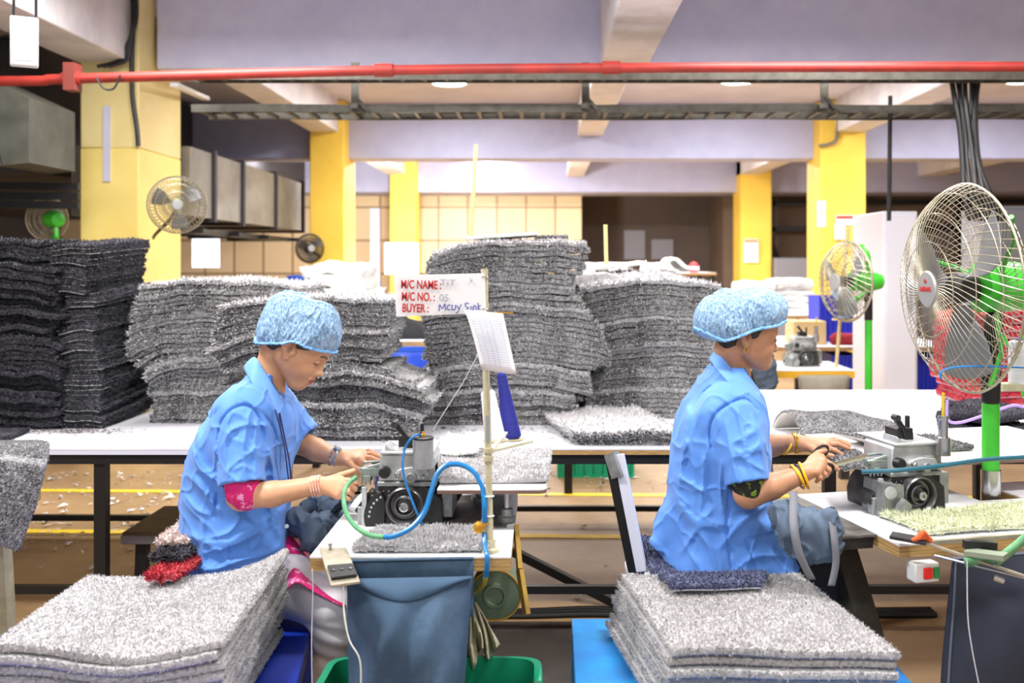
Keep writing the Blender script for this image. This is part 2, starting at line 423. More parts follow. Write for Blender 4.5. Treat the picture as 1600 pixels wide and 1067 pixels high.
# two cable ladders under the beam
def ladder(name, z0, y0, wd, x0, x1, lab, sag=0.):
    t = thing(name, (0, y0, z0), lab, 'cable tray')
    n = 24
    for k, yy in enumerate((y0, y0+wd)):
        pts = [(x0+(x1-x0)*i/n, yy, z0+sag*math.sin(i*1.1)) for i in range(n+1)]
        m = MB()
        for i in range(n): m.bar(pts[i], pts[i+1], .02, .05)
        m.build('side_rail', TRAY, t)
    r = MB(); x = x0+.05
    while x < x1: r.bar((x,y0,z0-.01),(x,y0+wd,z0-.01),.025,.02); x += .14
    r.build('rungs', TRAY, t)
    c = MB()
    for k in range(3):
        yy = y0+wd*(.3+.2*k)
        c.tube([(x0+(x1-x0)*i/30, yy+.015*math.sin(i*.9+k), z0+.02+.008*math.sin(i*1.7+2*k)) for i in range(31)], .012+.003*(k%3), 6)
    c.build('cables', CABL, t)
    return t
ladder('cable_ladder', 2.612, 6.2, .11, -2.2, 4.6, 'upper cable ladder close under the red pipe')
ladder('cable_ladder', 2.455, 6.5, .34, -2.3, 4.6, 'lower cable ladder hung beneath the beam on steel hangers', .004)
for i,(x,lab) in enumerate(((555,'steel hanger holding the cable ladders near the second yellow pillar'),(915,'steel hanger holding the cable ladders below the white middle beam'),(1288,'steel hanger holding the cable ladders in front of the papered pillar'))):
    m = MB().bar(P(x,98,6.47),P(x,172,6.47),.05,.02)
    m.bar(P(x,150,6.47),P(x+24,178,6.47),.03,.02)
    m.bar(P(x-2,165,6.12),P(x-2,165,6.9),.04,.03)
    tag(m.build('cable_hanger', TRAY), lab, 'hanger', 'cable ladder hangers')

# ceiling lights (the lamps themselves)
for px,py,lab in ((702,128,'round ceiling light between the first two hangers'),(1152,125,'round ceiling light above the woman in the second seat'),(763,244,'small round ceiling light far back above the beige panels'),(1600,124,'round ceiling light above the big pedestal fan')):
    Y = (3.33-H)*F/(HZ-py); c = P(px,py,Y); r = .17 if py < 200 else .2
    t = thing('ceiling_light', c, lab, 'light', 'round ceiling lights')
    MB().lathe([(r+.03,.0),(r+.03,.02),(r,.025)], c-Vector((0,0,.012))).build('rim', mat('white_plastic',(235,236,238),.4), t)
    lamp(c.x,c.y,c.z-.03,60,r*1.9,r*1.9)
    MB().lathe([(.01,0),(r,0),(r,.012),(.01,.012)], c-Vector((0,0,.02))).build('diffuser', emit('lamp_glow',(240,255,240),9), t)

# hanging bulkhead lamp, left
c = P(38,66,4.3)
t = thing('hanging_light_box', c, 'white framed light box hanging from rods beside the sloping beam', 'light fitting')
M = Matrix.Translation(c) @ Matrix.Rotation(math.radians(28),4,'Z')
MB().box((-.055,-.03,-.105),(.055,.03,.105),M=M).build('housing', mat('white_plastic',(235,236,238),.4), t, bevel=.006)
MB().box((-.04,-.034,-.085),(.03,-.028,.055),M=M).build('lens_panel', mat('frosted_lens',(206,210,214),.3,rgb2=(226,228,230),scale=6), t)
for s in (-.04,.045): MB().cyl(M@Vector((s,0,.1)), M@Vector((s,0,.62)), .006).build('rod', BLKM, t)
# ducts
t = thing('ventilation_duct', (-3.4,9,1.84), 'long galvanised air duct running back behind the first yellow pillar', 'duct')
MB().box((-3.95,8.32,1.84),(-2.96,12.2,2.42)).build('duct_body', GAL, t)
for y in (8.9,9.75,10.95,12.2): MB().box((-3.98,y-.03,1.81),(-2.93,y+.03,2.45)).build('flange', DARK, t)
t = thing('duct_hopper', P(60,265,6.8), 'dark dusty duct hopper with sloping sides beside the first yellow pillar', 'duct')
MB().pprism([(-120,128),(20,140),(58,185),(76,272),(-120,244)],6.9,6.0).build('hopper', GALD, t)
MB().pprism([(40,140),(117,176),(117,268),(80,272),(60,186)],6.92,6.3).build('side_plate', GALD, t)
t = thing('shelf_rack', P(60,300,7), 'dark pipe rack below the dusty duct', 'rack')
for y in (289,304,318): MB().bar(P(-90,y,7),P(124,y+3,7),.05).build('rail', BLKM, t)
t = thing('shelf_rack', P(380,372,9), 'dark slatted rack hung below the galvanised duct', 'rack')
for k in range(5): MB().bar((-3.7+.17*k,8.32,1.76-.01*k),(-3.7+.17*k,12,1.76-.01*k),.05,.05).build('rail', BLKM, t)
for y in (8.5,9.5,10.5,11.8): MB().bar((-3.75,y,1.72),(-2.9,y,1.72),.05,.04).build('cross_bar', BLKM, t)
# dark upper pipes along left bay
MB().box((-8.9,8.3,2.2),(-4.2,17.5,3.3)).build('wall_upper', DARK, kind='structure')

# dangling cables by first pillar and over the fan
def bundle(name, lab, strands, m=CABL):
    b = MB()
    for pts, r in strands: b.tube(spline(pts,8), r, 7)
    return tag(b.build(name, m), lab, 'cable')
bundle('cable_bundle','black cables running down the first yellow pillar from the ceiling',
  [([P(206+k*3,-20,7.3),P(207+k*3,30,7.3),P(203-k*3,75,7.3),P(196-6*k,95,7.3),P(170-9*k,104,7.28)],.014) for k in range(3)] +
  [([P(212,-20,7.36),P(209,30,7.36),P(206,90,7.36),P(207,150,7.37),P(214,200,7.37),P(216,228,7.37)],.017)])
bundle('cable_loop','thin cable loop sagging below the red pipe at the first yellow pillar',[([P(150,121,5.9),P(162,138,5.9),P(178,138,5.9),P(188,117,5.9)],.006)])
st=[]
for k in range(7):
    a=k-3
    st.append(([P(1508+a*8,108,6.4),P(1509+a*6+3*math.sin(k*2),150,6.3),P(1513+a*4.5+3*math.sin(k*3),200,6.2),P(1519+a*5+4*math.sin(k*5),255,6.1),P(1527+a*7+3*math.sin(k*2),300,6.0),P(1542+a*9,345,6.0)],.013+.004*(k%3==0)))
bundle('cable_bundle','thick bundle of black cables dropping from the ladder behind the big fan',st)
m=MB().cyl(P(1391,150,6.6),P(1389,345,6.6),.014); tag(m.build('drop_rod', BLKM),'thin black rod hanging down to the white cabinet','rod')
# small conduit on right beam
tag(MB().tube(spline([P(1310,180,11.55),P(1308,205,11.55),P(1304,222,11.55),P(1280,228,11.55)],6),.02,8).build('conduit',mat('grey_conduit',(120,112,104),.5)),'bent grey conduit at the top of the papered yellow pillar','conduit')
tag(MB().bar(P(272,132,7.5),P(322,154,8.5),.06,.03).build('tube_lamp',mat('white_plastic',(235,236,238),.4)),'slim tube lamp fixed at the top of the first yellow pillar','light fitting')
# black pipework on the far right wall
t = thing('pipework', P(1290,330,18.7), 'black pipework along the brown far wall', 'pipe')
for y in (318,358): MB().bar(P(1195,y,18.7),P(1600,y-3,18.7),.09).build('pipe_run', BLKM, t)
for x in (1207,1500): MB().bar(P(x,305,18.7),P(x,430,18.7),.09).build('riser', BLKM, t)
MB().bar(P(1200,360,18.7),P(1225,430,18.6),.07).build('brace', BLKM, t)
# ================================================================== rugs
def pile_mat(name, a, b, c, sc=150., mid=.5, st=(1,1,1.6)):
    m = bpy.data.materials.new(name); m.use_nodes = True; nt = m.node_tree; p = nt.nodes['Principled BSDF']
    tc = nt.nodes.new('ShaderNodeTexCoord'); mp = nt.nodes.new('ShaderNodeMapping'); mp.inputs['Scale'].default_value = st
    n = nt.nodes.new('ShaderNodeTexNoise'); n.inputs['Scale'].default_value = sc; n.inputs['Detail'].default_value = 3; n.inputs['Roughness'].default_value = .7
    n2 = nt.nodes.new('ShaderNodeTexNoise'); n2.inputs['Scale'].default_value = 9; n2.inputs['Detail'].default_value = 4
    mx = nt.nodes.new('ShaderNodeMath'); mx.operation = 'MULTIPLY_ADD'; mx.inputs[1].default_value = .45
    r = nt.nodes.new('ShaderNodeValToRGB'); e = r.color_ramp.elements
    e[0].position = mid-.06; e[0].color = lin(a)+(1,); e[1].position = mid+.34; e[1].color = lin(c)+(1,)
    k = e.new(mid+.14); k.color = lin(b)+(1,)
    nt.links.new(tc.outputs['Object'], mp.inputs[0]); nt.links.new(mp.outputs[0], n.inputs['Vector']); nt.links.new(tc.outputs['Object'], n2.inputs['Vector'])
    nt.links.new(n2.outputs['Fac'], mx.inputs[0]); nt.links.new(n.outputs['Fac'], mx.inputs[2])
    nt.links.new(mx.outputs[0], r.inputs['Fac']); nt.links.new(r.outputs['Color'], p.inputs['Base Color'])
    p.inputs['Roughness'].default_value = .95; p.inputs['Specular IOR Level'].default_value = .15
    bp = nt.nodes.new('ShaderNodeBump'); bp.inputs['Strength'].default_value = .9; bp.inputs['Distance'].default_value = .006
    nt.links.new(n.outputs['Fac'], bp.inputs['Height']); nt.links.new(bp.outputs[0], p.inputs['Normal'])
    return m
PILE = {
 'charcoal': (pile_mat('charcoal_pile',(16,15,19),(34,32,38),(86,84,92)), mat('charcoal_fringe',(84,82,90),.9), mat('grey_backing',(58,57,60),.9)),
 'coal':     (pile_mat('coal_pile',(20,19,24),(42,40,47),(104,102,110)), mat('coal_fringe',(96,95,102),.9), mat('ecru_backing',(196,198,190),.9)),
 'dark':     (pile_mat('dark_grey_pile',(50,48,55),(84,82,88),(150,149,152)), mat('dark_fringe',(150,149,152),.9), mat('pale_backing',(214,214,208),.9)),
 'grey':     (pile_mat('grey_pile',(34,31,37),(74,70,77),(190,189,188)), mat('grey_fringe',(206,206,204),.9), mat('dull_backing',(150,148,148),.9)),
 'pale':     (pile_mat('pale_grey_pile',(154,150,151),(180,177,178),(202,200,200),sc=170.), mat('pale_fringe',(200,197,197),.9), mat('navy_backing',(74,80,112),.9,rgb2=(150,152,164),scale=30,stretch=(.3,3,3))),
 'silver':   (pile_mat('silver_pile',(164,161,163),(190,187,189),(210,208,209),sc=170.), mat('silver_fringe',(208,206,207),.9), mat('cream_backing',(206,206,204),.9,rgb2=(110,110,116),scale=40,stretch=(.3,3,3))),
 'steel':    (pile_mat('steel_pile',(66,65,68),(104,103,106),(160,159,161),sc=120.), mat('steel_fringe',(150,149,151),.9), mat('canvas_backing',(210,204,192),.9)),
 'navy':     (pile_mat('navy_pile',(46,48,72),(66,70,98),(112,116,142),sc=100.), mat('navy_fringe',(90,94,122),.9), mat('white_foam',(228,230,236),.7)),
 'red':      (pile_mat('red_pile',(120,26,40),(168,36,52),(200,90,96),sc=100.), mat('red_fringe',(186,56,70),.9), mat('pink_backing',(200,150,160),.9)),
 'white':    (pile_mat('white_pile',(180,178,172),(216,215,210),(238,238,234),sc=90.), mat('white_fringe',(236,236,232),.9), mat('white_backing2',(226,228,222),.9)),
 'sand':     (pile_mat('sand_pile',(150,156,124),(196,200,166),(224,226,200),sc=90.), mat('sand_fringe',(214,218,186),.9), mat('white_backing3',(226,228,222),.9)),
 'beige':    (pile_mat('pink_beige_pile',(176,146,140),(214,192,184),(236,224,216),sc=90.), mat('beige_fringe',(226,206,198),.9), mat('white_backing4',(226,228,222),.9)),
}
def rugmesh(name, fx, T, style, ns=26, nt=10, edge=700, top=0, tl=.009, tw=.0026, parent=None, split=False, rough=.0015, sides=('f','l','r'), round_=.004):
    s = np.linspace(0,1,ns); t = np.linspace(0,1,nt); Sg,Tg = np.meshgrid(s,t,indexing='ij')
    p = fx(Sg,Tg); e=1e-3
    ds = fx(np.clip(Sg+e,0,1),Tg)-fx(np.clip(Sg-e,0,1),Tg); dt = fx(Sg,np.clip(Tg+e,0,1))-fx(Sg,np.clip(Tg-e,0,1))
    nrm = np.cross(ds,dt); nrm /= np.linalg.norm(nrm,axis=2,keepdims=True)+1e-12
    us = ds/(np.linalg.norm(ds,axis=2,keepdims=True)+1e-12); ut = dt/(np.linalg.norm(dt,axis=2,keepdims=True)+1e-12)
    rnd = RNG.normal(0,rough,p.shape[:2]+(1,))
    topv = p + nrm*T*.93 + nrm*rnd; botv = p
    per = [(i,0) for i in range(ns)]+[(ns-1,j) for j in range(1,nt)]+[(i,nt-1) for i in range(ns-2,-1,-1)]+[(0,j) for j in range(nt-2,0,-1)]
    per = np.array(per); K=len(per)
    out = np.zeros((K,3))
    for q,(i,j) in enumerate(per):
        o=np.zeros(3)
        if j==0: o-=ut[i,j]
        if j==nt-1: o+=ut[i,j]
        if i==0: o-=us[i,j]
        if i==ns-1: o+=us[i,j]
        out[q]=o
    pb=botv[per[:,0],per[:,1]]; pn=nrm[per[:,0],per[:,1]]
    ring1=pb+pn*T*.68+out*(round_+RNG.normal(0,.0012,(K,1))); ring2=pb+pn*T*.22+out*(round_*.8+RNG.normal(0,.0008,(K,1))); 
    V=[topv.reshape(-1,3),botv.reshape(-1,3),ring1,ring2]; nT=ns*nt; o1=2*nT; o2=o1+K
    gi=np.arange(nT).reshape(ns,nt)
    a,b,c,d=[x.ravel() for x in (gi[:-1,:-1],gi[1:,:-1],gi[1:,1:],gi[:-1,1:])]
    Fp=[np.stack([a,b,c],1),np.stack([a,c,d],1)]
    Fb=[np.stack([c,b,a],1)+nT,np.stack([d,c,a],1)+nT]
    k=np.arange(K); k2=(k+1)%K; pt=per[:,0]*nt+per[:,1]
    Fp+=[np.stack([o1+k,o1+k2,pt[k2]],1),np.stack([o1+k,pt[k2],pt[k]],1),np.stack([o2+k,o2+k2,o1+k2],1),np.stack([o2+k,o1+k2,o1+k],1)]
    Fb+=[np.stack([nT+pt[k],nT+pt[k2],o2+k2],1),np.stack([nT+pt[k],o2+k2,o2+k],1)]
    nv=o2+K; Ff=[]
    def tufts(base,dirn,nr,L):
        nonlocal nv
        n=len(base); 
        if n==0: return
        dirn=dirn+RNG.normal(0,.45,(n,3)); dirn/=np.linalg.norm(dirn,axis=1,keepdims=True)
        w=np.cross(dirn,RNG.normal(0,1,(n,3))); w/=np.linalg.norm(w,axis=1,keepdims=True)+1e-9
        L=L*RNG.uniform(.5,1.25,(n,1)); W=tw*RNG.uniform(.6,1.4,(n,1))
        v=np.stack([base-w*W,base+w*W,base+dirn*L],1).reshape(-1,3)
        V.append(v); f=np.arange(nv,nv+3*n).reshape(-1,3); Ff.append(f); nv+=3*n
    if edge:
        sel=[]
        for q,(i,j) in enumerate(per):
            if ('f' in sides and j==0) or ('b' in sides and j==nt-1) or ('l' in sides and i==0) or ('r' in sides and i==ns-1): sel.append(q)
        sel=np.array(sel); ln=np.linalg.norm(pb[(sel+1)%K]-pb[sel],axis=1); pr=ln/ln.sum()
        q=RNG.choice(sel,edge,p=pr); f=RNG.random((edge,1)); h=RNG.uniform(.2,1.0,(edge,1))
        base=(pb[q]*(1-f)+pb[(q+1)%K]*f)+pn[q]*T*h+out[q]*(round_*.3)
        tufts(base,out[q]*1.0+pn[q]*(h-.35)*.9,pn[q],tl)
    if top:
        i=RNG.random((top,2)); pp=fx(i[:,0],i[:,1]); a_=np.clip((i[:,0]*(ns-1)).round().astype(int),0,ns-1); b_=np.clip((i[:,1]*(nt-1)).round().astype(int),0,nt-1)
        nn=nrm[a_,b_]; tufts(pp+nn*T*.9,nn*.9,nn,tl)
    V=np.concatenate(V); Fp=np.concatenate(Fp); Fb=np.concatenate(Fb)
    Ff=np.concatenate(Ff) if Ff else np.zeros((0,3),int)
    pm,fm,bm=PILE[style]
    lightf=RNG.random(len(Ff))<(.5 if style in ('grey','charcoal','dark','steel') else .5); mi_f=np.where(lightf,1,0)
    if split:
        o=npmesh(name,V,np.concatenate([Fp,Ff]),[pm,fm],parent,np.concatenate([np.zeros(len(Fp)),mi_f]).astype(int))
        used=np.unique(Fb); mp=np.full(len(V),-1); mp[used]=np.arange(len(used))
        npmesh('backing',V[used],mp[Fb],[bm],o)
        return o
    return npmesh(name,V,np.concatenate([Fp,Ff,Fb]),[pm,fm,bm],parent,np.concatenate([np.zeros(len(Fp)),mi_f,np.full(len(Fb),2)]).astype(int))

def nth(i):
    w=['','first','second','third','fourth','fifth','sixth','seventh','eighth','ninth','tenth']
    if i<=10: return w[i]
    return f"{i}{'th' if 10<i%100<14 else {1:'st',2:'nd',3:'rd'}.get(i%10,'th')}"
ZT=.74
def stack(rows, N, Yf, D, style, colour, where, group, wave=.004, shear=0., z0=None, jit=.012, edge=700, topstyle=None, steps=(), sides=('f','l','r'), ns=24, nt=8, tilt=0.):
    """rows bottom->top: (py, pxL, pxR, dropL, dropR) seen at depth Yf."""
    r=np.array(rows,float); zc=H-(r[:,0]-HZ)/F*Yf
    if z0 is not None: zc=zc-zc[0]+z0
    tot=zc[-1]-zc[0]; hts=zc[0]+tot*np.arange(N+1)/N
    idx=np.arange(len(zc))+1e-6*np.arange(len(zc))
    res=[]
    ph=RNG.random(4)*6.28; offs=0.; offy=0.
    for k in range(N):
        za,zb=hts[k],hts[k+1]
        def ev(z):
            return [np.interp(z,zc,r[:,c]) for c in (1,2,3,4)]
        A=ev(za+1e-5); B=ev(zb)
        if k in steps or RNG.random()<.1: offs=RNG.normal(0,jit*.9); offy=RNG.normal(0,jit*1.6)
        jx=RNG.normal(0,jit*.45)+offs; jy=RNG.normal(0,jit*.6)+offy; rot=RNG.normal(0,.008); wl=RNG.normal(0,jit*.4); rp=RNG.random()*6.28
        L=PX(A[0],Yf)+jx-abs(wl); R=PX(A[1],Yf)+jx+abs(wl)
        dL,dR=S(A[2],Yf),S(A[3],Yf); dL2,dR2=S(B[2],Yf),S(B[3],Yf)
        def fx(s,t,za=za,L=L,R=R,dL=dL,dR=dR,jy=jy,rot=rot,wl=wl,rp=rp):
            x=L+(R-L)*s+shear*t; y=Yf+jy+D*t+rot*(s-.5)*.5; q=2*s-1
            ramp=min(1,(za-hts[0])/.03)
            z=za-dL*np.clip(-q,0,1)**2-dR*np.clip(q,0,1)**2+ramp*(wave*np.sin(x*19+za*9+ph[0])*np.cos(t*4+ph[1])+wave*.6*np.sin(x*43+ph[2]-za*14)+wl*.25*np.sin(x*27+rp))+tilt*t
            return np.stack([x,y,np.maximum(z,hts[0]+.0004*k)],-1)
        T=(zb-za)
        st=topstyle if (topstyle and k==N-1) else ('silver' if (style=='grey' and (k+1 in steps or k==N-1)) else style)  # bundle tops take a paler pile to paint in light from above
        o=rugmesh('rug',fx,T*1.0,st,ns=ns,nt=nt,edge=int(edge*1.9),tl=(.021 if st!=style else .0135),tw=.0034,top=(900 if k==N-1 else 0),sides=sides)
        tag(o,f'{colour} rug, {nth(N-k)} from the top of {where}','rug',group)
        res.append(o)
    return res

# long work table -------------------------------------------------
WLAM=mat('white_laminate',(236,236,242),.3,rgb2=(226,226,234),scale=2.5)
EDGE=mat('ply_edge',(196,160,104),.6,rgb2=(160,122,74),scale=30,stretch=(1,1,9))
BLU=mat('blue_drum',(28,84,190),.5,rgb2=(20,66,160),scale=4)
def long_table(x0,x1,y0,y1,lab,legs,edgem=EDGE):
    t=thing('work_table',((x0+x1)/2,(y0+y1)/2,0),lab,'table')
    MB().box((x0,y0,ZT-.006),(x1,y1,ZT)).build('tabletop',WLAM,t)
    MB().box((x0+.001,y0+.001,ZT-.024),(x1-.001,y1-.001,ZT-.006)).build('edge_board',edgem,t)
    MB().box((x0+.02,y0+.012,ZT-.062),(x1-.02,y0+.05,ZT-.024)).build('apron',BLKM,t)
    for lx in legs:
        MB().box((lx-.022,y0+.02,0),(lx+.022,y0+.064,ZT-.062)).build('leg',BLKM,t)
        MB().box((lx-.022,y1-.064,0),(lx+.022,y1-.02,ZT-.024)).build('leg',BLKM,t)
    for yy,zz in ((y0+.042,.19),(y1-.042,.09)): MB().box((x0+.05,yy-.015,zz-.015),(x1-.05,yy+.015,zz+.015)).build('stretcher',BLKM,t)
    return t
YN=3.80
WEDG=mat('white_edge_band',(214,214,230),.4)
long_table(-3.4,PX(640,YN),YN,5.35,'long white work table carrying the charcoal rug piles',[PX(159,YN+.04),-3.2,PX(600,YN)],WEDG)
long_table(PX(642,YN),2.9,YN,5.55,'long white work table with pale wood edge behind the second woman',[PX(1300,YN),2.4],EDGE)

BL=PILE
stack([(671,-70,86,0,4),(600,-70,88,0,6),(560,-70,92,8,10),(520,-70,84,0,6),(470,-70,90,3,8),(420,-70,84,0,4),(374,-70,86,0,2)],38,4.22,.5,'charcoal','charcoal','the black pile at the table end','rugs in the black pile',wave=.007,jit=.016,steps=(6,11,17,23,30),edge=420,sides=('f','r'))
stack([(671,104,158,0,4),(600,98,152,0,2),(560,100,150,5,0),(480,99,138,3,0),(430,94,138,0,4),(395,95,148,4,0),(381,94,150,4,0)],38,4.26,.62,'coal','charcoal','the leaning dark pile next to the black pile','rugs in the leaning dark pile',wave=.004,jit=.012,steps=(8,15,21,28),edge=520,tilt=.03,sides=('f','r'))
stack([(662,238,352,0,0),(612,240,356,4,0),(606,234,350,18,0),(552,236,346,24,0),(548,212,350,26,0),(494,206,360,20,2),(488,204,468,16,8),(437,232,466,6,9)],30,4.40,.5,'grey','grey','the sagging pile behind the first woman\'s back','rugs in the sagging pile',steps=(7,14,22))
stack([(688,470,628,0,0),(640,440,652,0,16),(604,430,668,0,30),(576,400,640,0,22),(570,352,592,16,0),(520,334,604,30,0),(492,338,613,22,2),(464,350,612,12,4)],31,3.96,.42,'grey','grey','the pile behind the first woman\'s head','rugs in the pile behind the first woman',steps=(8,15,24))
stack([(664,662,880,2,4),(606,665,892,8,10),(600,664,924,18,18),(562,672,922,10,12),(556,662,948,12,24),(505,662,930,16,16),(466,664,906,14,12),(460,668,886,4,6),(430,664,898,8,8),(392,668,908,18,4),(376,690,906,14,2)],36,4.35,.5,'grey','grey','the tall pile behind the white sign','rugs in the tall middle pile',steps=(7,12,24,28))
stack([(653,915,1100,2,0),(600,925,1105,8,4),(594,922,1110,12,4),(545,940,1112,14,3),(515,944,1120,12,5),(508,930,1126,14,6),(470,908,1130,22,10),(436,926,1122,10,8)],27,4.55,.5,'grey','grey','the broad pile behind the second woman\'s back','rugs in the broad pile',steps=(6,14,20))
# low spread pile at the table front
stack([(692,905,1075,0,0),(668,905,1075,3,0)],5,3.84,.66,'grey','light grey','the low pile at the table edge','rugs in the low pile',shear=-.13,topstyle='silver',edge=900,z0=ZT,jit=.012)
# loose things on top of the tall pile
def flat_rug(name,corners,z,T,style,lab,cat='rug',group=None,curl=None,wave=.003,**kw):
    a,b,c,d=[np.array((x,y,0.)) for x,y in corners]   # near-left, near-right, far-right, far-left (X,Y)
    def fx(s,t):
        s=np.asarray(s)[...,None]; t=np.asarray(t)[...,None]
        p=(a*(1-s)+b*s)*(1-t)+(d*(1-s)+c*s)*t
        zz=z+wave*(1+np.sin(9*s+3*t))
        if curl is not None: zz=zz+curl(s,t)
        return np.concatenate([p[...,:2],zz],-1)
    o=rugmesh(name,fx,T,style,**kw); return tag(o,lab,cat,group)
zt=PZ(376,4.35)
flat_rug('rug',((PX(728,4.4),4.42),(PX(836,4.4),4.42),(PX(836,4.4),4.78),(PX(748,4.4),4.78)),zt+.006,.014,'white','white folded rug lying crooked on top of the tall middle pile',curl=lambda s,t:.02*s,wave=0)
flat_rug('rug',((PX(838,4.4),4.45),(PX(886,4.4),4.45),(PX(886,4.4),4.75),(PX(840,4.4),4.75)),zt+.006,.022,'dark','small dark rug on the corner of the tall middle pile',wave=0)
flat_rug('rug',((PX(-60,4.0),3.95),(PX(22,4.0),3.95),(PX(14,4.0),4.15),(PX(-60,4.0),4.15)),ZT+.001,.022,'charcoal','small charcoal rug alone on the table by the black pile',wave=0)

# foreground piles on blue benches ---------------------------------
BZ=.42
BENB=mat('bench_blue_bright',(24,146,214),.4,rgb2=(30,120,196),scale=4,mixlo=.4,mixhi=.6)
BEND=mat('bench_blue_deep',(20,62,196),.4,rgb2=(14,48,168),scale=5)
def bench(c,lab,m,legs=True):
    (a,b,cc,d)=[Vector((x,y,BZ)) for x,y in c]     # near-left, near-right, far-right, far-left
    ctr=(a+b+cc+d)/4
    t=thing('bench',(ctr.x,ctr.y,0),lab,'bench')
    MB().prism([a,b,cc,d],(0,0,-.03)).build('bench_top',m,t,bevel=.004)
    for p in (a,b,cc,d):
        q=p+(ctr-p)*.05; MB().box((q.x-.022,q.y-.022,0),(q.x+.022,q.y+.022,BZ-.03)).build('leg',m,t)
    for p,q in ((a,d),(b,cc),(d,cc)):
        p=p+(ctr-p)*.05;q=q+(ctr-q)*.05; MB().bar(p-Vector((0,0,.055)),q-Vector((0,0,.055)),.03,.045).build('rail',m,t)
    return t
Yb=YT(966,BZ)
bench(((PX(1010,2.05)-.14,2.0),(PX(1440,2.25)+.05,2.0),(PX(1440,2.25)+.05,Yb),(PX(893,Yb),Yb)),'bright blue painted bench under the rug pile beside the second woman',BENB)
bench(((-1.5,2.0),(PX(482,2.3),2.0),(PX(490,Yb),Yb),(-1.5,Yb)),'deep blue painted bench under the rug pile beside the first woman',BEND)
n=8; T=.0215
for k in range(n):
    z=BZ+k*T; jx,jy=RNG.normal(0,.006,2); f=k/(n-1)
    a=np.array((PX(1050,2.2)-.012*(1-f)+jx,2.19+jy)); b=np.array((PX(1402,2.2)+jx,2.20+jy)); c=np.array((PX(1246,2.74)+jx,2.74+jy)); d=np.array((PX(972,2.74)-.03*(1-f)+jx,2.745+jy))
    o=flat_rug('rug',(a,b,c,d),z,T,'pale','x',wave=.0004*k,ns=120 if k==n-1 else 60,nt=80 if k==n-1 else 20,edge=3800,top=26000 if k==n-1 else 0,tl=.008,tw=.0016,split=True,rough=.0022 if k==n-1 else .001,
      curl=lambda s,t,k=k:.0012*k*np.sin(3*s+1)*np.cos(2*t))
    tag(o,f'pale grey rug, {nth(n-k)} from the top on the bright blue bench','rug','rugs on the bright blue bench')
for k in range(n):
    z=BZ+k*T; jx,jy=RNG.normal(0,.007,2); f=k/(n-1)
    a=np.array((PX(-6,2.22)+jx,2.20+jy)); b=np.array((PX(352,2.22)+.02*(1-f)+jx,2.19+jy)); c=np.array((PX(448,2.70)+jx,2.70+jy)); d=np.array((PX(132,2.70)+jx,2.72+jy))
    cu=lambda s,t,k=k:(.085*np.clip((s-.5)/.5,0,1)**2*(.25+.75*t)+.012*np.cos(s*5)*(1-t)*(k/7.))*min(1,(k+.6)/3)
    o=flat_rug('rug',(a,b,c,d),z,T,'silver','x',wave=.0005*k,ns=110 if k==n-1 else 60,nt=80 if k==n-1 else 20,edge=3800,top=26000 if k==n-1 else 0,tl=.008,tw=.0016,split=True,rough=.0022 if k==n-1 else .001,curl=cu)
    tag(o,f'silver grey rug, {nth(n-k)} from the top on the deep blue bench','rug','rugs on the deep blue bench')

# rug draped over the table corner at the picture's edge
def drape(pts0,pts1,name,style,lab,T=.02,**kw):      # two px/Y polylines: one side and the other; surface between
    A=np.array([list(P(*q)) for q in pts0]); B=np.array([list(P(*q)) for q in pts1]); u=np.linspace(0,1,len(A))
    def fx(s,t):
        s=np.asarray(s); t=np.asarray(t); sh=t.shape
        a=np.stack([np.interp(t.ravel(),u,A[:,c]) for c in range(3)],-1).reshape(sh+(3,)); b=np.stack([np.interp(t.ravel(),u,B[:,c]) for c in range(3)],-1).reshape(sh+(3,))
        return a*(1-s[...,None])+b*s[...,None]
    return tag(rugmesh(name,fx,T,style,**kw),lab,'rug')
# ================================================================== the two women
def skin_mat():
    m=bpy.data.materials.new('skin'); m.use_nodes=True; nt=m.node_tree; b=nt.nodes['Principled BSDF']
    at=nt.nodes.new('ShaderNodeAttribute'); at.attribute_name='tone'
    n=nt.nodes.new('ShaderNodeTexNoise'); n.inputs['Scale'].default_value=45; n.inputs['Detail'].default_value=5
    tc=nt.nodes.new('ShaderNodeTexCoord'); nt.links.new(tc.outputs['Object'],n.inputs['Vector'])
    mx=nt.nodes.new('ShaderNodeMixRGB'); mx.blend_type='OVERLAY'; mx.inputs[0].default_value=.12
    nt.links.new(at.outputs['Color'],mx.inputs[1]); nt.links.new(n.outputs['Fac'],mx.inputs[2]); nt.links.new(mx.outputs[0],b.inputs['Base Color'])
    b.inputs['Roughness'].default_value=.48; b.inputs['Subsurface Weight'].default_value=.12; b.inputs['Subsurface Radius'].default_value=(.012,.005,.003); b.inputs['Subsurface Scale'].default_value=.6
    bp=nt.nodes.new('ShaderNodeBump'); bp.inputs['Strength'].default_value=.12; bp.inputs['Distance'].default_value=.002
    n2=nt.nodes.new('ShaderNodeTexNoise'); n2.inputs['Scale'].default_value=260; nt.links.new(tc.outputs['Object'],n2.inputs['Vector']); nt.links.new(n2.outputs['Fac'],bp.inputs['Height']); nt.links.new(bp.outputs[0],b.inputs['Normal'])
    return m
SKIN=skin_mat()
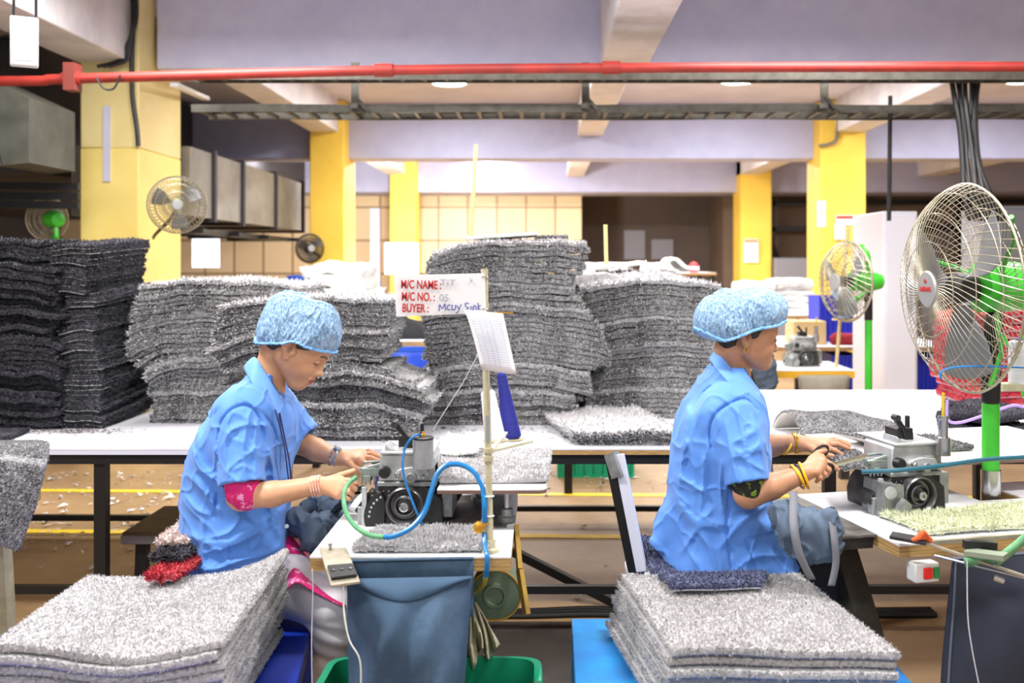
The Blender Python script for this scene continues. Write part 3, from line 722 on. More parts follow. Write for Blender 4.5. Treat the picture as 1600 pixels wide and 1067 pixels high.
def cap_mat():
    m=bpy.data.materials.new('hair_net_blue'); m.use_nodes=True; nt=m.node_tree; b=nt.nodes['Principled BSDF']; out=nt.nodes['Material Output']
    tc=nt.nodes.new('ShaderNodeTexCoord'); mp=nt.nodes.new('ShaderNodeMapping'); mp.inputs['Scale'].default_value=(1.,1.,.55); mp.inputs['Rotation'].default_value=(0,.5,0)
    n=nt.nodes.new('ShaderNodeTexNoise'); n.inputs['Scale'].default_value=170; n.inputs['Detail'].default_value=7; n.inputs['Distortion'].default_value=.5
    nt.links.new(tc.outputs['Object'],mp.inputs[0]); nt.links.new(mp.outputs[0],n.inputs['Vector'])
    r=nt.nodes.new('ShaderNodeValToRGB'); r.color_ramp.elements[0].position=.36; r.color_ramp.elements[0].color=lin((116,162,206))+(1,); r.color_ramp.elements[1].position=.70; r.color_ramp.elements[1].color=lin((180,210,238))+(1,)
    nt.links.new(n.outputs['Fac'],r.inputs['Fac']); nt.links.new(r.outputs[0],b.inputs['Base Color']); b.inputs['Roughness'].default_value=.5
    tr=nt.nodes.new('ShaderNodeBsdfTransparent'); mx=nt.nodes.new('ShaderNodeMixShader')
    mr=nt.nodes.new('ShaderNodeMapRange'); mr.inputs[1].default_value=.35; mr.inputs[2].default_value=.65; mr.inputs[3].default_value=.58; mr.inputs[4].default_value=.9
    nt.links.new(n.outputs['Fac'],mr.inputs[0]); nt.links.new(mr.outputs[0],mx.inputs[0]); nt.links.new(tr.outputs[0],mx.inputs[1]); nt.links.new(b.outputs[0],mx.inputs[2]); nt.links.new(mx.outputs[0],out.inputs['Surface'])
    bp=nt.nodes.new('ShaderNodeBump'); bp.inputs['Strength'].default_value=.8; bp.inputs['Distance'].default_value=.005; nt.links.new(n.outputs['Fac'],bp.inputs['Height']); nt.links.new(bp.outputs[0],b.inputs['Normal'])
    return m
CAPM=cap_mat()
BAND=mat('hair_net_band',(92,160,226),.5,rgb2=(150,200,240),scale=120)
HAIR=mat('dark_hair',(24,19,18),.4,rgb2=(44,34,30),scale=60,stretch=(1,1,.2))
SHIRT=mat('blue_shirt_cloth',(92,146,226),.75,rgb2=(84,138,220),scale=5,bump=.18,bscale=34,bdist=.006,sheen=.15)
COLLARM=mat('blue_collar_cloth',(104,158,232),.7,sheen=.1,bump=.1,bscale=60)
SEAM=mat('shirt_stitching',(82,130,206),.8)
EYEW=mat('eye_white',(232,226,220),.25); IRIS=mat('eye_dark',(30,18,14),.15)
GOLD=mat('gold_metal',(220,170,70),.3,metal=.9)

def rot3(pitch,yaw,roll=0.):
    return np.array((Matrix.Rotation(yaw,3,'Z')@Matrix.Rotation(pitch,3,'Y')@Matrix.Rotation(roll,3,'X')))
def head(fd,R,o,sc,smile=0.,ex=0.):
    g=lambda x,y,z: np.array(o)+sc*(R@np.array((x,y,z)))
    E=lambda c,r,k=.01,op='u': fd.ell(g(*c),np.array(r)*sc,k*sc,op,R.T)
    C=lambda a,b,ra,rb=None,k=.01,op='u': fd.cap(g(*a),g(*b),ra*sc,(rb if rb else ra)*sc,k*sc,op)
    E((-.012,0,.048),(.094,.073,.083)); E((.030,0,-.010),(.060,.060,.075),.03); E((.056,0,.055),(.050,.057,.050),.03)
    E((.076,0,-.055),(.026,.031,.034),.02); E((.082,0,-.089+.011*smile),(.015,.017,.013),.022)
    for s in (1,-1):
        C((-.008,.047*s,-.040),(.062,.018*s,-.085+.010*smile),.020,.016,.035)
        E((.050,.038*s,-.024+.004*smile),(.034,.026,.036),.03)
        C((.083,.043*s,.031),(.098,.008*s,.029),.0085,None,.013)
    C((.094,0,.020),(.111,0,-.019),.006,.0085,.013); E((.1125,0,-.021),(.0095,.0098,.0085),.007)
    for s in (1,-1):
        E((.104,.0115*s,-.0255),(.010,.0065,.0075),.006)
        E((.105,.034*s,.011),(.017,.018,.011),.012,'s')
        E((.0850,.032*s,.009),(.0125,.0135,.0125),.003)
        C((.0915,.020*s,.0165),(.083,.045*s,.0155),.0032,None,.004)      # lid
    C((.098,-.017,-.0485),(.1045,0,-.0455),.0055,.006,.006); C((.098,.017,-.0485),(.1045,0,-.0455),.0055,.006,.006)
    C((.095,-.015,-.0605),(.1015,0,-.0605),.0058,.0066,.006); C((.095,.015,-.0605),(.1015,0,-.0605),.0058,.0066,.006)
    C((.1075,0,-.0535),(.096,.024,-.0515+.006*smile),.0018,None,.003,'s'); C((.1075,0,-.0535),(.096,-.024,-.0515+.006*smile),.0018,None,.003,'s')
    for s in (1,-1):                                                    # ears
        E((-.020+ex,.074*s,.006),(.019,.010,.030),.003); E((-.013+ex,.0735*s,-.021),(.010,.007,.011),.012)
        E((-.013+ex,.085*s,.006),(.0095,.009,.017),.003,'s')
        C((-.028+ex,.083*s,.023),(-.035+ex,.082*s,-.003),.0035,None,.003); C((-.028+ex,.083*s,.025),(-.010+ex,.083*s,.032),.003,None,.003)
    return g
def paint(o,verts,R,org,sc,base,lip,smile=0.,ex=0.):
    me=o.data; p=((verts-np.array(org))/sc)@R          # local coords (R orthonormal: R^T v)
    col=np.tile(np.array(lin(base)),(len(p),1)); lp=np.array(lin(lip)); br=np.array(lin((30,20,16)))
    x,y,z=p.T; ay=np.abs(y)
    def mixin(w,c): col[:]=col*(1-w[:,None])+c*w[:,None]
    sm=lambda e: np.clip(e,0,1)
    zl=-.0535+.004*smile*(ay/.02)
    w=sm((.0125-np.abs(z-zl))/.003)*sm((.0225-ay)/.004)*sm((x-.091)/.003); mixin(w*.8,lp)
    w=sm((.0022-np.abs(z-zl))/.001)*sm((.024-ay)/.003)*sm((x-.09)/.003); mixin(w*.75,np.array(lin((60,20,22))))
    zb=.0345+.004*np.sin(sm((ay-.012)/.036)*3.1)-.05*np.maximum(ay-.036,0)
    w=sm((.0042-np.abs(z-zb))/.002)*sm((ay-.010)/.004)*sm((.050-ay)/.006)*sm((x-.06)/.01); mixin(w*.85,br)
    ze=.0085+.0035*np.cos(sm((ay-.018)/.028)*6.28-3.14)*.5
    w=sm((.0030-np.abs(z-ze))/.0014)*sm((ay-.019)/.004)*sm((.048-ay)/.004)*sm((x-.06)/.008); mixin(w*.92,np.array(lin((24,14,12))))
    w=sm((.02-np.hypot(x-.06,(z+.02)))/.02)*sm((ay-.03)/.02); mixin(w*.12,np.array(lin((190,90,70))))
    w=sm((1-np.hypot((x+.013-ex)/.0095,(z-.006)/.016))*2.5)*sm((ay-.055)/.01); mixin(w*.6,np.array(lin((90,50,40))))  # ear hollow darkened in the skin colour to stand for shade
    at=me.color_attributes.new('tone','FLOAT_COLOR','POINT'); at.data.foreach_set('color',np.concatenate([col,np.ones((len(col),1))],1).astype(np.float32).ravel())
def sleeve(fd,pts,rs,k=.03,wall=.006,openfrom=.6):
    pts=[np.array(p) for p in pts]; f2=Field(fd.lo,fd.lo+(fd.n-1)*fd.h,fd.h); f2.n=fd.n; f2.d=np.full(fd.n,.05,np.float32); f2.ax=fd.ax
    ax=(pts[-1]-pts[-2]); ax/=np.linalg.norm(ax); end=pts[-1]+ax*.06
    f2.chain(pts+[end],rs+[rs[-1]],.02)
    f3=Field(fd.lo,fd.lo+(fd.n-1)*fd.h,fd.h); f3.n=fd.n; f3.d=np.full(fd.n,.05,np.float32); f3.ax=fd.ax
    st=pts[-2]+(pts[-1]-pts[-2])*openfrom; rr=rs[-2]+(rs[-1]-rs[-2])*openfrom
    f3.cap(st,end,rr-wall,rs[-1]-wall,0)
    X,Y,Z=fd.ax; pl=((X-pts[-1][0])*ax[0])[:,None,None]+((Y-pts[-1][1])*ax[1])[None,:,None]+((Z-pts[-1][2])*ax[2])[None,None,:]
    d=np.maximum(f2.d,pl.astype(np.float32)); 
    a=fd.d; hh=np.maximum(k-np.abs(a-d),0)/k; fd.d=np.minimum(a,d)-hh*hh*k*.25
    # hollow the end only
    hol=np.maximum(f3.d, -(pl+.045).astype(np.float32)); fd.d=np.maximum(fd.d,-hol)
def proj(x,y,z): return CX+x/y*F, HZ+(H-z)/y*F
def folds(fd,lines,ymax,noise=.004,seed=0.):
    def fn(x,y,z):
        px,py=proj(x,y,z); r=np.zeros_like(x); near=np.clip((ymax-y)/.06,0,1)
        for pts,w,a in lines:
            q=np.array([list(v)[:2] for v in spline([(u,v,0) for u,v in pts],5)]); best=np.full(len(x),1e9); tt=np.zeros(len(x))
            for i in range(len(q)-1):
                ab=q[i+1]-q[i]; L=ab@ab+1e-9; t=np.clip(((px-q[i,0])*ab[0]+(py-q[i,1])*ab[1])/L,0,1)
                dd=np.hypot(px-q[i,0]-t*ab[0],py-q[i,1]-t*ab[1]); m=dd<best; best[m]=dd[m]; tt[m]=(i+t[m])/(len(q)-1)
            r-=1.7*a*near*np.exp(-(best/(w*.8))**1.3)*np.sin(np.pi*np.clip(tt*.9+.05,0,1))**.5
        x,z=.82*x+.57*z,-.57*x+.82*z
        n1=vnoise(x*13+seed,y*13,z*9+x*5); n2=vnoise(x*30+z*14,y*30+seed,z*22)
        n3=1-2*np.abs(vnoise(x*16+z*6+seed,y*12,z*5-x*6)); n4=1-2*np.abs(vnoise(x*12-z*16+seed,y*12,z*12+x*9))
        return r+noise*n1*1.1-noise*1.0*np.clip(n3,0,1)**3-noise*.8*np.clip(n4,0,1)**4+noise*.15*n2
    fd.warp(fn)
def hemcut(fd,tab):                                  # keep above the hem line given in pixels at depth Y
    pts=np.array([[PX(a,Y),PZ(b,Y)] for a,b,Y in tab]); X=fd.ax[0]; Z=fd.ax[2]
    zh=np.interp(X,pts[:,0],pts[:,1]).astype(np.float32)
    fd.d=np.maximum(fd.d,(zh[:,None,None]-Z[None,None,:]))
def tabpx(rows,Yc):                                  # (py,pxL,pxR,ry[,Yc])
    out=[]
    for r in rows:
        Y=r[4] if len(r)>4 else Yc
        out.append((PZ(r[0],Y),PX((r[1]+r[2])/2,Y),Y,S((r[2]-r[1])/2,Y),r[3]))
    return out
def hairnet(root,R,o,sc,ells,band,name='hair_net',pleat=.0016):
    f=Field(np.array(o)-np.array((.24,.15,.14)),np.array(o)+np.array((.2,.15,.23)),.0025)
    for c,r in ells: f.ell(np.array(o)+sc*(R@np.array(c)),np.array(r)*sc,.055,'u',R.T)
    bx=np.array([b[0] for b in band]); bz=np.array([b[1] for b in band])
    def fn(x,y,z):
        p=(np.stack([x,y,z],1)-np.array(o))@R/sc; lx,ly,lz=p.T; ang=np.arctan2(ly,lx); hh=lz-np.interp(lx,bx,bz)
        return pleat*np.sin(ang*44+8*lz)*np.exp(-np.maximum(hh,0)/.05)+.005*vnoise(lx*22,ly*22,lz*14)-.0045*np.clip(1-2*np.abs(vnoise(lx*40+lz*14,ly*40,lz*11-lx*9)),0,1)**2
    f.warp(fn)
    X,Y,Z=np.meshgrid(*f.ax,indexing='ij'); lx=((X-o[0])*R[0,0]+(Y-o[1])*R[1,0]+(Z-o[2])*R[2,0])/sc; lz=((X-o[0])*R[0,2]+(Y-o[1])*R[1,2]+(Z-o[2])*R[2,2])/sc
    f.d=np.maximum(f.d,((np.interp(lx,bx,bz)-lz)*sc).astype(np.float32))
    v,q=f.mesh(1); c=npmesh(name,v,q,CAPM,root)
    # frilled band just where the net ends
    pts=[]
    p=(v-np.array(o))@R/sc; hz=p[:,2]-np.interp(p[:,0],bx,bz); m=(hz>.002)&(hz<.008); pp=p[m]; ang=np.arctan2(pp[:,1],pp[:,0]-bx.mean())
    n=110
    for i in range(n):
        a=-math.pi+2*math.pi*i/n; dd=np.abs((ang-a+np.pi)%(2*np.pi)-np.pi); rr=np.hypot(pp[:,0]-bx.mean(),pp[:,1]); k=dd<.09
        if k.sum()==0: continue
        j=np.where(k)[0][np.argmax(rr[k])]; q_=pp[j]*1.0; q_[:2]=(q_[:2]-[bx.mean(),0])*(1.0+.012*(i%2))+[bx.mean(),0]; q_[2]-=.004-.002*(i%2)
        pts.append(Vector(np.array(o)+sc*(R@q_)))
    MB().tube(pts,.0042,6,closed=True).build('elastic_band',BAND,c)
    return c
def hair(root,R,o,sc,line):
    f=Field(np.array(o)-np.array((.16,.12,.12)),np.array(o)+np.array((.16,.12,.17)),.003)
    f.ell(np.array(o)+sc*(R@np.array((-.012,0,.048))),np.array((.0985,.0772,.087))*sc,.03,'u',R.T)
    f.ell(np.array(o)+sc*(R@np.array((.045,0,.056))),np.array((.0485,.058,.047))*sc,.03,'u',R.T)
    f.ell(np.array(o)+sc*(R@np.array((-.064,0,-.018))),np.array((.034,.052,.044))*sc,.03,'u',R.T)
    bx=np.array([b[0] for b in line]); bz=np.array([b[1] for b in line])
    X,Y,Z=np.meshgrid(*f.ax,indexing='ij'); lx=((X-o[0])*R[0,0]+(Y-o[1])*R[1,0]+(Z-o[2])*R[2,0])/sc; lz=((X-o[0])*R[0,2]+(Y-o[1])*R[1,2]+(Z-o[2])*R[2,2])/sc
    f.d=np.maximum(f.d,((np.interp(lx,bx,bz)-lz)*sc).astype(np.float32))
    v,q=f.mesh(1); return npmesh('hair',v,q,HAIR,root)
def collar(root,inner,outer,m=COLLARM,th=.004):      # strips of (px,py,Y)
    a=spline([P(*p) for p in inner],6); b=spline([P(*p) for p in outer],6)
    rows=[[p.lerp(q,t)+Vector((0,0,.006*math.sin(t*3.14))) for t in (0,.25,.5,.75,1)] for p,q in zip(a,b)]
    return MB().sheet(rows).build('collar',m,root,solid=th,subsurf=1)
def bangle(root,c,axis,R_,r,m,name='bangle',sx=1.,sy=1.):
    return MB().torus(c,R_,r,axis,28,8,sx=sx,sy=sy).build(name,m,root)
def hand(fd,wrist,fingers,palm_r=.0125):
    for f in fingers[1:]:
        fd.cap(wrist,P(*f[0]),palm_r*1.25,palm_r*.95,.014)
    ks=[P(*f[0]) for f in fingers[1:]]
    for a,b in zip(ks[:-1],ks[1:]): fd.cap(a,b,palm_r*.9,None,.008)
    fd.cap(wrist,P(*fingers[0][0]),palm_r*1.1,palm_r*.95,.012)
    rr=[.0098,.0084,.0086,.0082,.0072]
    for f,r in zip(fingers,rr):
        pts=[P(*q) for q in f]; n=len(pts); fd.chain(pts,[r*(1.06-.28*i/(n-1)) for i in range(n)],.003)
    return fd

# ---------------------------------------------------------------- first woman (bending over her work)
SCL=.96
oL=P(461,543,2.93); RL=rot3(math.radians(36),math.radians(-3)); skinL=(206,154,118); 
fd=Field((PX(270,3.0),2.58,.25),(PX(612,2.9),3.3,1.40),.0026)
gL=head(fd,RL,oL,SCL*.97,0.,.019)
fd.cap(gL(-.050,0,-.035),P(418,592,2.94),.043,.043,.014); fd.cap(P(418,592,2.94),P(408,640,2.94),.045,.065,.03)
fd.loft(tabpx([(610,396,436,.07),(636,372,445,.13),(668,350,450,.15),(740,310,432,.135),(800,305,435,.13),(850,300,440,.15),(900,298,450,.165),(925,310,450,.16)],2.94),.03)
# near arm
fd.chain([P(378,650,2.80),P(377,775,2.74)],[.047,.040],.03); fd.chain([P(377,775,2.74),P(425,772,2.73),P(490,759,2.735)],[.036,.034,.0245],.012)
wL=P(497,758,2.735); fd.cap(P(490,759,2.735),wL,.0235,.021,.01)
hand(fd,wL,[[(514,750,2.765),(532,743,2.78),(552,736,2.785)],[(531,750,2.755),(546,751,2.75),(557,757,2.75)],[(533,758,2.74),(547,759,2.733),(556,765,2.735)],[(531,766,2.73),(544,768,2.724),(552,773,2.73)],[(527,773,2.722),(538,777,2.718),(547,780,2.724)]])
# far arm
fd.chain([P(420,650,3.09),P(462,688,3.11)],[.046,.040],.03); fd.chain([P(462,688,3.11),P(495,703,3.08),P(524,714,3.04)],[.037,.034,.025],.012)
wF=P(531,715,3.035); fd.cap(P(522,713,3.04),wF,.0235,.021,.01)
hand(fd,wF,[[(543,722,3.0),(553,730,2.985),(563,734,2.98)],[(562,719,3.0),(574,725,2.99),(583,730,2.985)],[(565,714,3.02),(580,716,3.01),(591,720,3.005)],[(565,710,3.04),(581,709,3.03),(594,714,3.025)],[(560,707,3.06),(576,704,3.05),(588,708,3.045)]])
# legs
for y0,y1 in ((2.84,2.82),(3.04,3.06)):
    fd.chain([P(385,905,y0),P(530,938,y1),P(520,1075,y1+.02)],[.060,.035,.026],.02)
v,q=fd.mesh(1); person1=npmesh('person',v,q,SKIN); paint(person1,v,RL,oL,SCL*.97,skinL,(178,98,88),0.,.019)
tag(person1,'woman in blue shirt bending her head over a sewing machine, lanyard round her neck','person')
hair(person1,RL,oL,SCL*.97,[(-.15,-.09),(-.09,-.08),(-.05,-.055),(-.018,-.02),(-.008,.034),(.010,.034),(.018,.002),(.040,.0),(.052,.03),(.11,.056),(.15,.066)])
hairnet(person1,RL,oL,SCL*.97,[((-.016,0,.053),(.122,.088,.080)),((.032,0,.055),(.084,.080,.066)),((-.078,0,.074),(.066,.074,.070)),((-.072,0,.002),(.058,.075,.052))],[(-.15,-.062),(-.097,-.052),(-.020,.008),(.004,.036),(.06,.047),(.109,.059),(.14,.064)])
for s in (1,-1):
    c=gL(.0865,.032*s,.009); MB().ball(c+Vector(RL@np.array((-.0035,0,-.001))),.0112*SCL,12).build('eye',EYEW,person1)
# shirt
fs=Field((PX(268,3.0),2.58,.5),(PX(500,2.9),3.3,1.2),.0034)
fs.loft(tabpx([(584,391,434,.075,2.94),(600,374,440,.115,2.94),(618,356,447,.155,2.94),(640,338,456,.178),(665,322,460,.185),(700,304,452,.178),(745,293,447,.17),(800,289,449,.168),(845,291,451,.175),(880,282,453,.19),(905,281,457,.20),(940,285,462,.20)],2.94),.02,ex=2.25)
sleeve(fs,[P(376,652,2.815),P(377,700,2.775),P(379,756,2.735)],[.080,.066,.057],.04)
sleeve(fs,[P(425,648,3.07),P(450,668,3.10),P(474,688,3.095)],[.078,.064,.054],.04)
hemcut(fs,[(270,902,2.94),(284,910,2.94),(297,924,2.94),(350,914,2.94),(450,880,2.94),(458,922,2.94),(500,930,2.94)])
f4=Field(fs.lo,fs.lo+(fs.n-1)*fs.h,fs.h); fs.cap(gL(-.05,0,-.03),P(418,603,2.94),.046,.048,.004,'s')
L1=[([(390,648),(380,700),(383,750)],5,.006),([(402,655),(398,700),(400,745)],4,.005),([(345,700),(362,672),(390,662)],5,.005),([(352,738),(378,715),(404,700)],5,.005),([(356,650),(352,700),(356,750)],4,.004),([(365,735),(380,728),(395,735)],4,.004),
 ([(341,720),(340,690),(346,660),(362,640),(386,634),(404,652),(413,690)],3,-.006),([(300,700),(312,730),(330,748)],7,.007),([(340,768),(337,790),(334,808)],3,-.006),([(303,745),(322,775),(345,800)],7,.007),([(296,835),(345,852),(420,812)],8,.008),
 ([(446,795),(390,838),(320,864)],7,.007),([(450,850),(410,868),(350,880)],6,.006),([(290,775),(305,795),(325,805)],6,.006),([(420,700),(428,745),(430,800)],5,.005),([(412,760),(425,800),(440,850)],6,.006),([(300,880),(330,890),(380,875)],6,.006),
 ([(355,845),(387,840),(390,866)],2.2,-.004),([(358,845),(362,885)],2.2,-.003),([(310,690),(325,660),(340,640)],6,-.005),([(380,800),(360,830),(330,840)],5,.006),([(405,640),(425,665),(432,690)],3,-.004),([(318,812),(316,860),(322,905)],5,.005)]
folds(fs,L1,2.95,.0045,1.3)
v,q=fs.mesh(1); shirt1=npmesh('shirt',v,q,SHIRT,person1)
collar(person1,[(407,566,3.02),(398,558,2.95),(404,563,2.885),(420,590,2.868),(435,616,2.875),(444,634,2.89)],[(398,590,3.06),(381,574,2.95),(389,592,2.845),(404,618,2.818),(421,645,2.80),(437,648,2.835)])
collar(person1,[(407,566,3.0),(425,585,3.03),(440,600,3.03),(448,622,2.98)],[(398,588,3.05),(420,612,3.09),(445,615,3.09),(456,636,3.02)])
PINK=mat('pink_print_cloth',(206,20,110),.75,rgb2=(236,150,196),scale=34,mixlo=.56,mixhi=.6)
fp=Field((PX(335,2.8),2.6,PZ(800,2.7)),(PX(420,2.7),2.86,PZ(740,2.8)),.003)
fp.chain([P(378,750,2.736),P(381,768,2.733),P(386,776,2.732)],[.048,.044,.037],.02)
v,q=fp.mesh(1); npmesh('undersleeve',v,q,PINK,person1)
NAVY=mat('navy_strap',(28,36,92),.6)
MB().tube(spline([P(430,640,2.80),P(437,665,2.80),P(445,700,2.83),P(449,735,2.86),P(452,755,2.88)],6),.0045,6,flat=.4).build('lanyard',NAVY,person1)
MB().tube(spline([P(437,645,2.83),P(446,690,2.85),P(452,720,2.87),P(455,752,2.89)],6),.0045,6,flat=.4).build('lanyard',NAVY,person1)
KNT=mat('orange_thread',(226,86,50),.6,rgb2=(240,210,190),scale=60); BEAD=mat('dark_beads',(44,30,70),.3,rgb2=(190,190,205),scale=70); STEEL=mat('silver_watch',(170,186,196),.25,metal=.7)
for i in range(4): bangle(person1,P(489+4*i,760-.6*i,2.735),(1,0,.12),.027,.0022,KNT)
bangle(person1,P(519,712,3.04),(1,0,-.25),.0275,.004,BEAD); bangle(person1,P(526,713.5,3.038),(1,0,-.25),.026,.0045,STEEL,'watch_strap'); MB().cyl(P(528,702,3.03),P(529,700,3.03),.013).build('watch_face',STEEL,person1)
BUT=mat('shirt_button',(206,214,230),.3)
for x,y in ((452,775),(450,822),(451,876)): MB().cyl(P(x-2,y,2.80),P(x-2,y,2.795),.006,n=12).build('button',BUT,shirt1)
TRW=mat('white_leggings',(226,222,228),.7,rgb2=(214,210,218),scale=6,bump=.25,bscale=14,bdist=.01)
ft=Field((PX(290,3.0),2.7,.02),(PX(600,2.9),3.25,.75),.0045)
for y0,y1 in ((2.84,2.80),(3.04,3.06)):
    ft.chain([P(385,905,y0),P(455,915,y0),P(522,950,y1),P(524,985,y1),P(516,1080,y1+.03),(P(514,1080,y1).x,y1+.05,.06)],[.088,.080,.066,.060,.050,.034],.03)
ft.warp(lambda x,y,z: .003*np.sin(z*130+x*40)*np.clip((PZ(960,2.8)-z)/.02,0,1)*np.clip((z-PZ(1050,2.8))/.05,0,1)+.002*vnoise(x*25,y*25,z*25))
v,q=ft.mesh(1); npmesh('leggings',v,q,TRW,person1)
# pink tunic tail over the lap
rows=[]
for i,(x0,y0,x1,y1) in enumerate(((446,826,446,930),(462,838,460,905),(480,868,478,918),(500,890,500,930),(520,902,522,942),(540,918,541,950))):
    rows.append([P(x0+(x1-x0)*t,y0+(y1-y0)*t,2.98-.26*t**.8+.006*math.sin(3*i+4*t)) for t in np.linspace(0,1,7)])
MB().sheet(rows).build('tunic_tail',PINK,person1,solid=.006,subsurf=2)

# ---------------------------------------------------------------- second woman (upright, cutting thread)
oR=P(1165,528.5,2.91); RR=rot3(math.radians(9),math.radians(11)); scR=.86
fd=Field((PX(1030,3.0),2.58,.25),(PX(1345,2.9),3.3,1.42),.0026)
gR=head(fd,RR,oR,scR,1.,-.012)
fd.cap(gR(-.055,0,-.04),P(1144,582,2.94),.041,.043,.014); fd.cap(P(1144,582,2.94),P(1138,625,2.94),.045,.065,.03)
fd.loft(tabpx([(595,1122,1158,.07),(625,1100,1170,.13),(668,1082,1180,.15),(740,1064,1182,.135),(800,1062,1185,.13),(850,1060,1200,.15),(890,1060,1215,.16),(905,1070,1220,.16)],2.94),.03)
fd.chain([P(1150,645,2.80),P(1168,770,2.73)],[.047,.040],.03); fd.chain([P(1170,774,2.73),P(1205,760,2.725),P(1250,742,2.74)],[.036,.0345,.0245],.012)
wR=P(1257,738,2.742); fd.cap(P(1249,742,2.74),wR,.0235,.021,.01)
hand(fd,wR,[[(1268,718,2.78),(1279,707,2.79),(1294,702,2.79)],[(1283,716,2.77),(1296,724,2.762),(1309,733,2.762)],[(1284,724,2.75),(1295,734,2.742),(1291,743,2.75)],[(1281,731,2.735),(1289,741,2.728),(1283,748,2.74)],[(1276,737,2.724),(1282,746,2.718),(1276,752,2.73)]])
fd.chain([P(1150,645,3.08),P(1168,706,3.12)],[.046,.040],.03); fd.chain([P(1168,706,3.12),P(1205,696,3.07),P(1243,692,3.01)],[.037,.034,.025],.012)
wG=P(1252,693,3.0); fd.cap(P(1241,692,3.01),wG,.0235,.021,.01)
hand(fd,wG,[[(1270,702,2.97),(1285,709,2.955),(1301,713,2.95)],[(1289,698,2.98),(1305,704,2.97),(1317,711,2.965)],[(1292,694,3.0),(1310,694,2.99),(1326,701,2.985)],[(1291,691,3.02),(1311,689,3.01),(1333,699,3.0)],[(1286,689,3.04),(1304,686,3.03),(1326,692,3.02)]])
for y0,y1 in ((2.84,2.84),(3.04,3.08)):
    fd.chain([P(1140,903,y0),P(1205,903,y0),P(1280,893,y1),P(1283,1060,y1+.02)],[.060,.050,.035,.026],.02)
v,q=fd.mesh(1); person2=npmesh('person',v,q,SKIN); paint(person2,v,RR,oR,scR,(190,138,104),(158,84,78),1.,-.012)
tag(person2,'smiling woman in blue shirt with yellow bangles, sitting upright and cutting with scissors','person')
hair(person2,RR,oR,scR,[(-.15,-.09),(-.09,-.075),(-.05,-.05),(-.048,.0),(-.026,.034),(-.018,.034),(-.012,.0),(.012,.0),(.022,.035),(.11,.07),(.15,.09)])
hairnet(person2,RR,oR,scR,[((-.010,0,.083),(.136,.100,.090)),((-.100,0,.055),(.088,.094,.068)),((-.07,0,.02),(.08,.09,.05))],[(-.23,.02),(-.17,-.004),(-.11,-.024),(-.055,.007),(-.004,.034),(.068,.055),(.122,.08),(.15,.092)])
for s in (1,-1): MB().ball(gR(.0835,.032*s,.008),.0112*scR,12).build('eye',EYEW,person2)
fs=Field((PX(1005,3.0),2.58,.5),(PX(1275,2.9),3.3,1.25),.0034)
fs.loft(tabpx([(574,1113,1160,.075,2.94),(590,1096,1170,.115),(606,1086,1180,.15),(628,1071,1190,.176),(655,1058,1196,.185),(690,1050,1199,.18),(739,1046,1199,.172),(790,1045,1201,.168),(830,1046,1226,.175),(860,1036,1252,.19),(885,1034,1270,.20),(925,1040,1286,.20)],2.94),.02,ex=2.25)
sleeve(fs,[P(1148,648,2.815),P(1158,700,2.77),P(1169,756,2.73)],[.080,.066,.057],.04)
sleeve(fs,[P(1150,650,3.07),P(1160,680,3.10),P(1178,712,3.10)],[.076,.062,.052],.04)
hemcut(fs,[(1000,835,2.94),(1020,846,2.94),(1044,872,2.94),(1100,896,2.94),(1172,910,2.94),(1254,892,2.94),(1280,880,2.94)])
# the flare at the back of the hem
fs.cap(P(1052,820,2.92),P(1028,848,2.90),.05,.02,.05); fs.cap(P(1052,826,2.98),P(1034,856,2.98),.05,.02,.05)
hemcut(fs,[(1000,835,2.94),(1020,848,2.94),(1044,874,2.94),(1100,896,2.94),(1172,910,2.94),(1254,892,2.94),(1280,880,2.94)])
fs.cap(gR(-.055,0,-.03),P(1143,594,2.94),.044,.047,.004,'s')
L2=[([(1152,640),(1165,700),(1174,745)],5,.006),([(1186,668),(1165,682),(1148,690)],5,.006),([(1192,690),(1170,708),(1146,714)],5,.006),([(1194,736),(1172,722),(1150,704)],5,.006),([(1135,660),(1140,700),(1150,748)],4,.004),([(1175,650),(1188,690),(1194,730)],4,.004),
 ([(1112,700),(1109,672),(1118,648),(1138,632),(1165,624),(1183,640)],3,-.006),([(1075,640),(1068,700),(1062,760)],6,.006),([(1100,718),(1098,760),(1095,795)],5,.006),([(1056,776),(1085,815),(1140,820)],8,.009),([(1140,762),(1136,830),(1146,902)],2.6,-.005),
 ([(1125,856),(1160,815),(1196,790)],7,.008),([(1066,862),(1090,825),(1112,796)],6,.006),([(1060,745),(1078,756),(1100,770)],6,.007),([(1166,842),(1172,860),(1182,884)],2.4,-.004),([(1168,842),(1215,832)],2.2,-.004),([(1200,812),(1225,850),(1240,880)],6,.006),([(1150,890),(1180,870),(1230,868)],6,.005),
 ([(1082,640),(1100,612),(1120,598)],4,-.004),([(1050,690),(1062,700),(1075,690)],5,.005),([(1095,830),(1110,860),(1120,890)],6,.006),([(1128,720),(1125,760),(1130,800)],4,.005)]
folds(fs,L2,2.95,.0045,7.7)
v,q=fs.mesh(1); shirt2=npmesh('shirt',v,q,SHIRT,person2)
collar(person2,[(1127,558,3.02),(1119,549,2.95),(1127,556,2.885),(1144,576,2.868),(1160,594,2.875),(1168,606,2.89)],[(1118,580,3.06),(1108,562,2.95),(1117,574,2.85),(1138,598,2.815),(1160,614,2.81),(1174,617,2.85)])
collar(person2,[(1127,558,3.0),(1145,575,3.03),(1160,590,3.03),(1168,606,2.98)],[(1118,578,3.05),(1140,598,3.09),(1165,606,3.09),(1176,620,3.02)])
GRN=mat('green_print_cloth',(24,24,22),.8,rgb2=(126,160,40),scale=70,mixlo=.55,mixhi=.6)
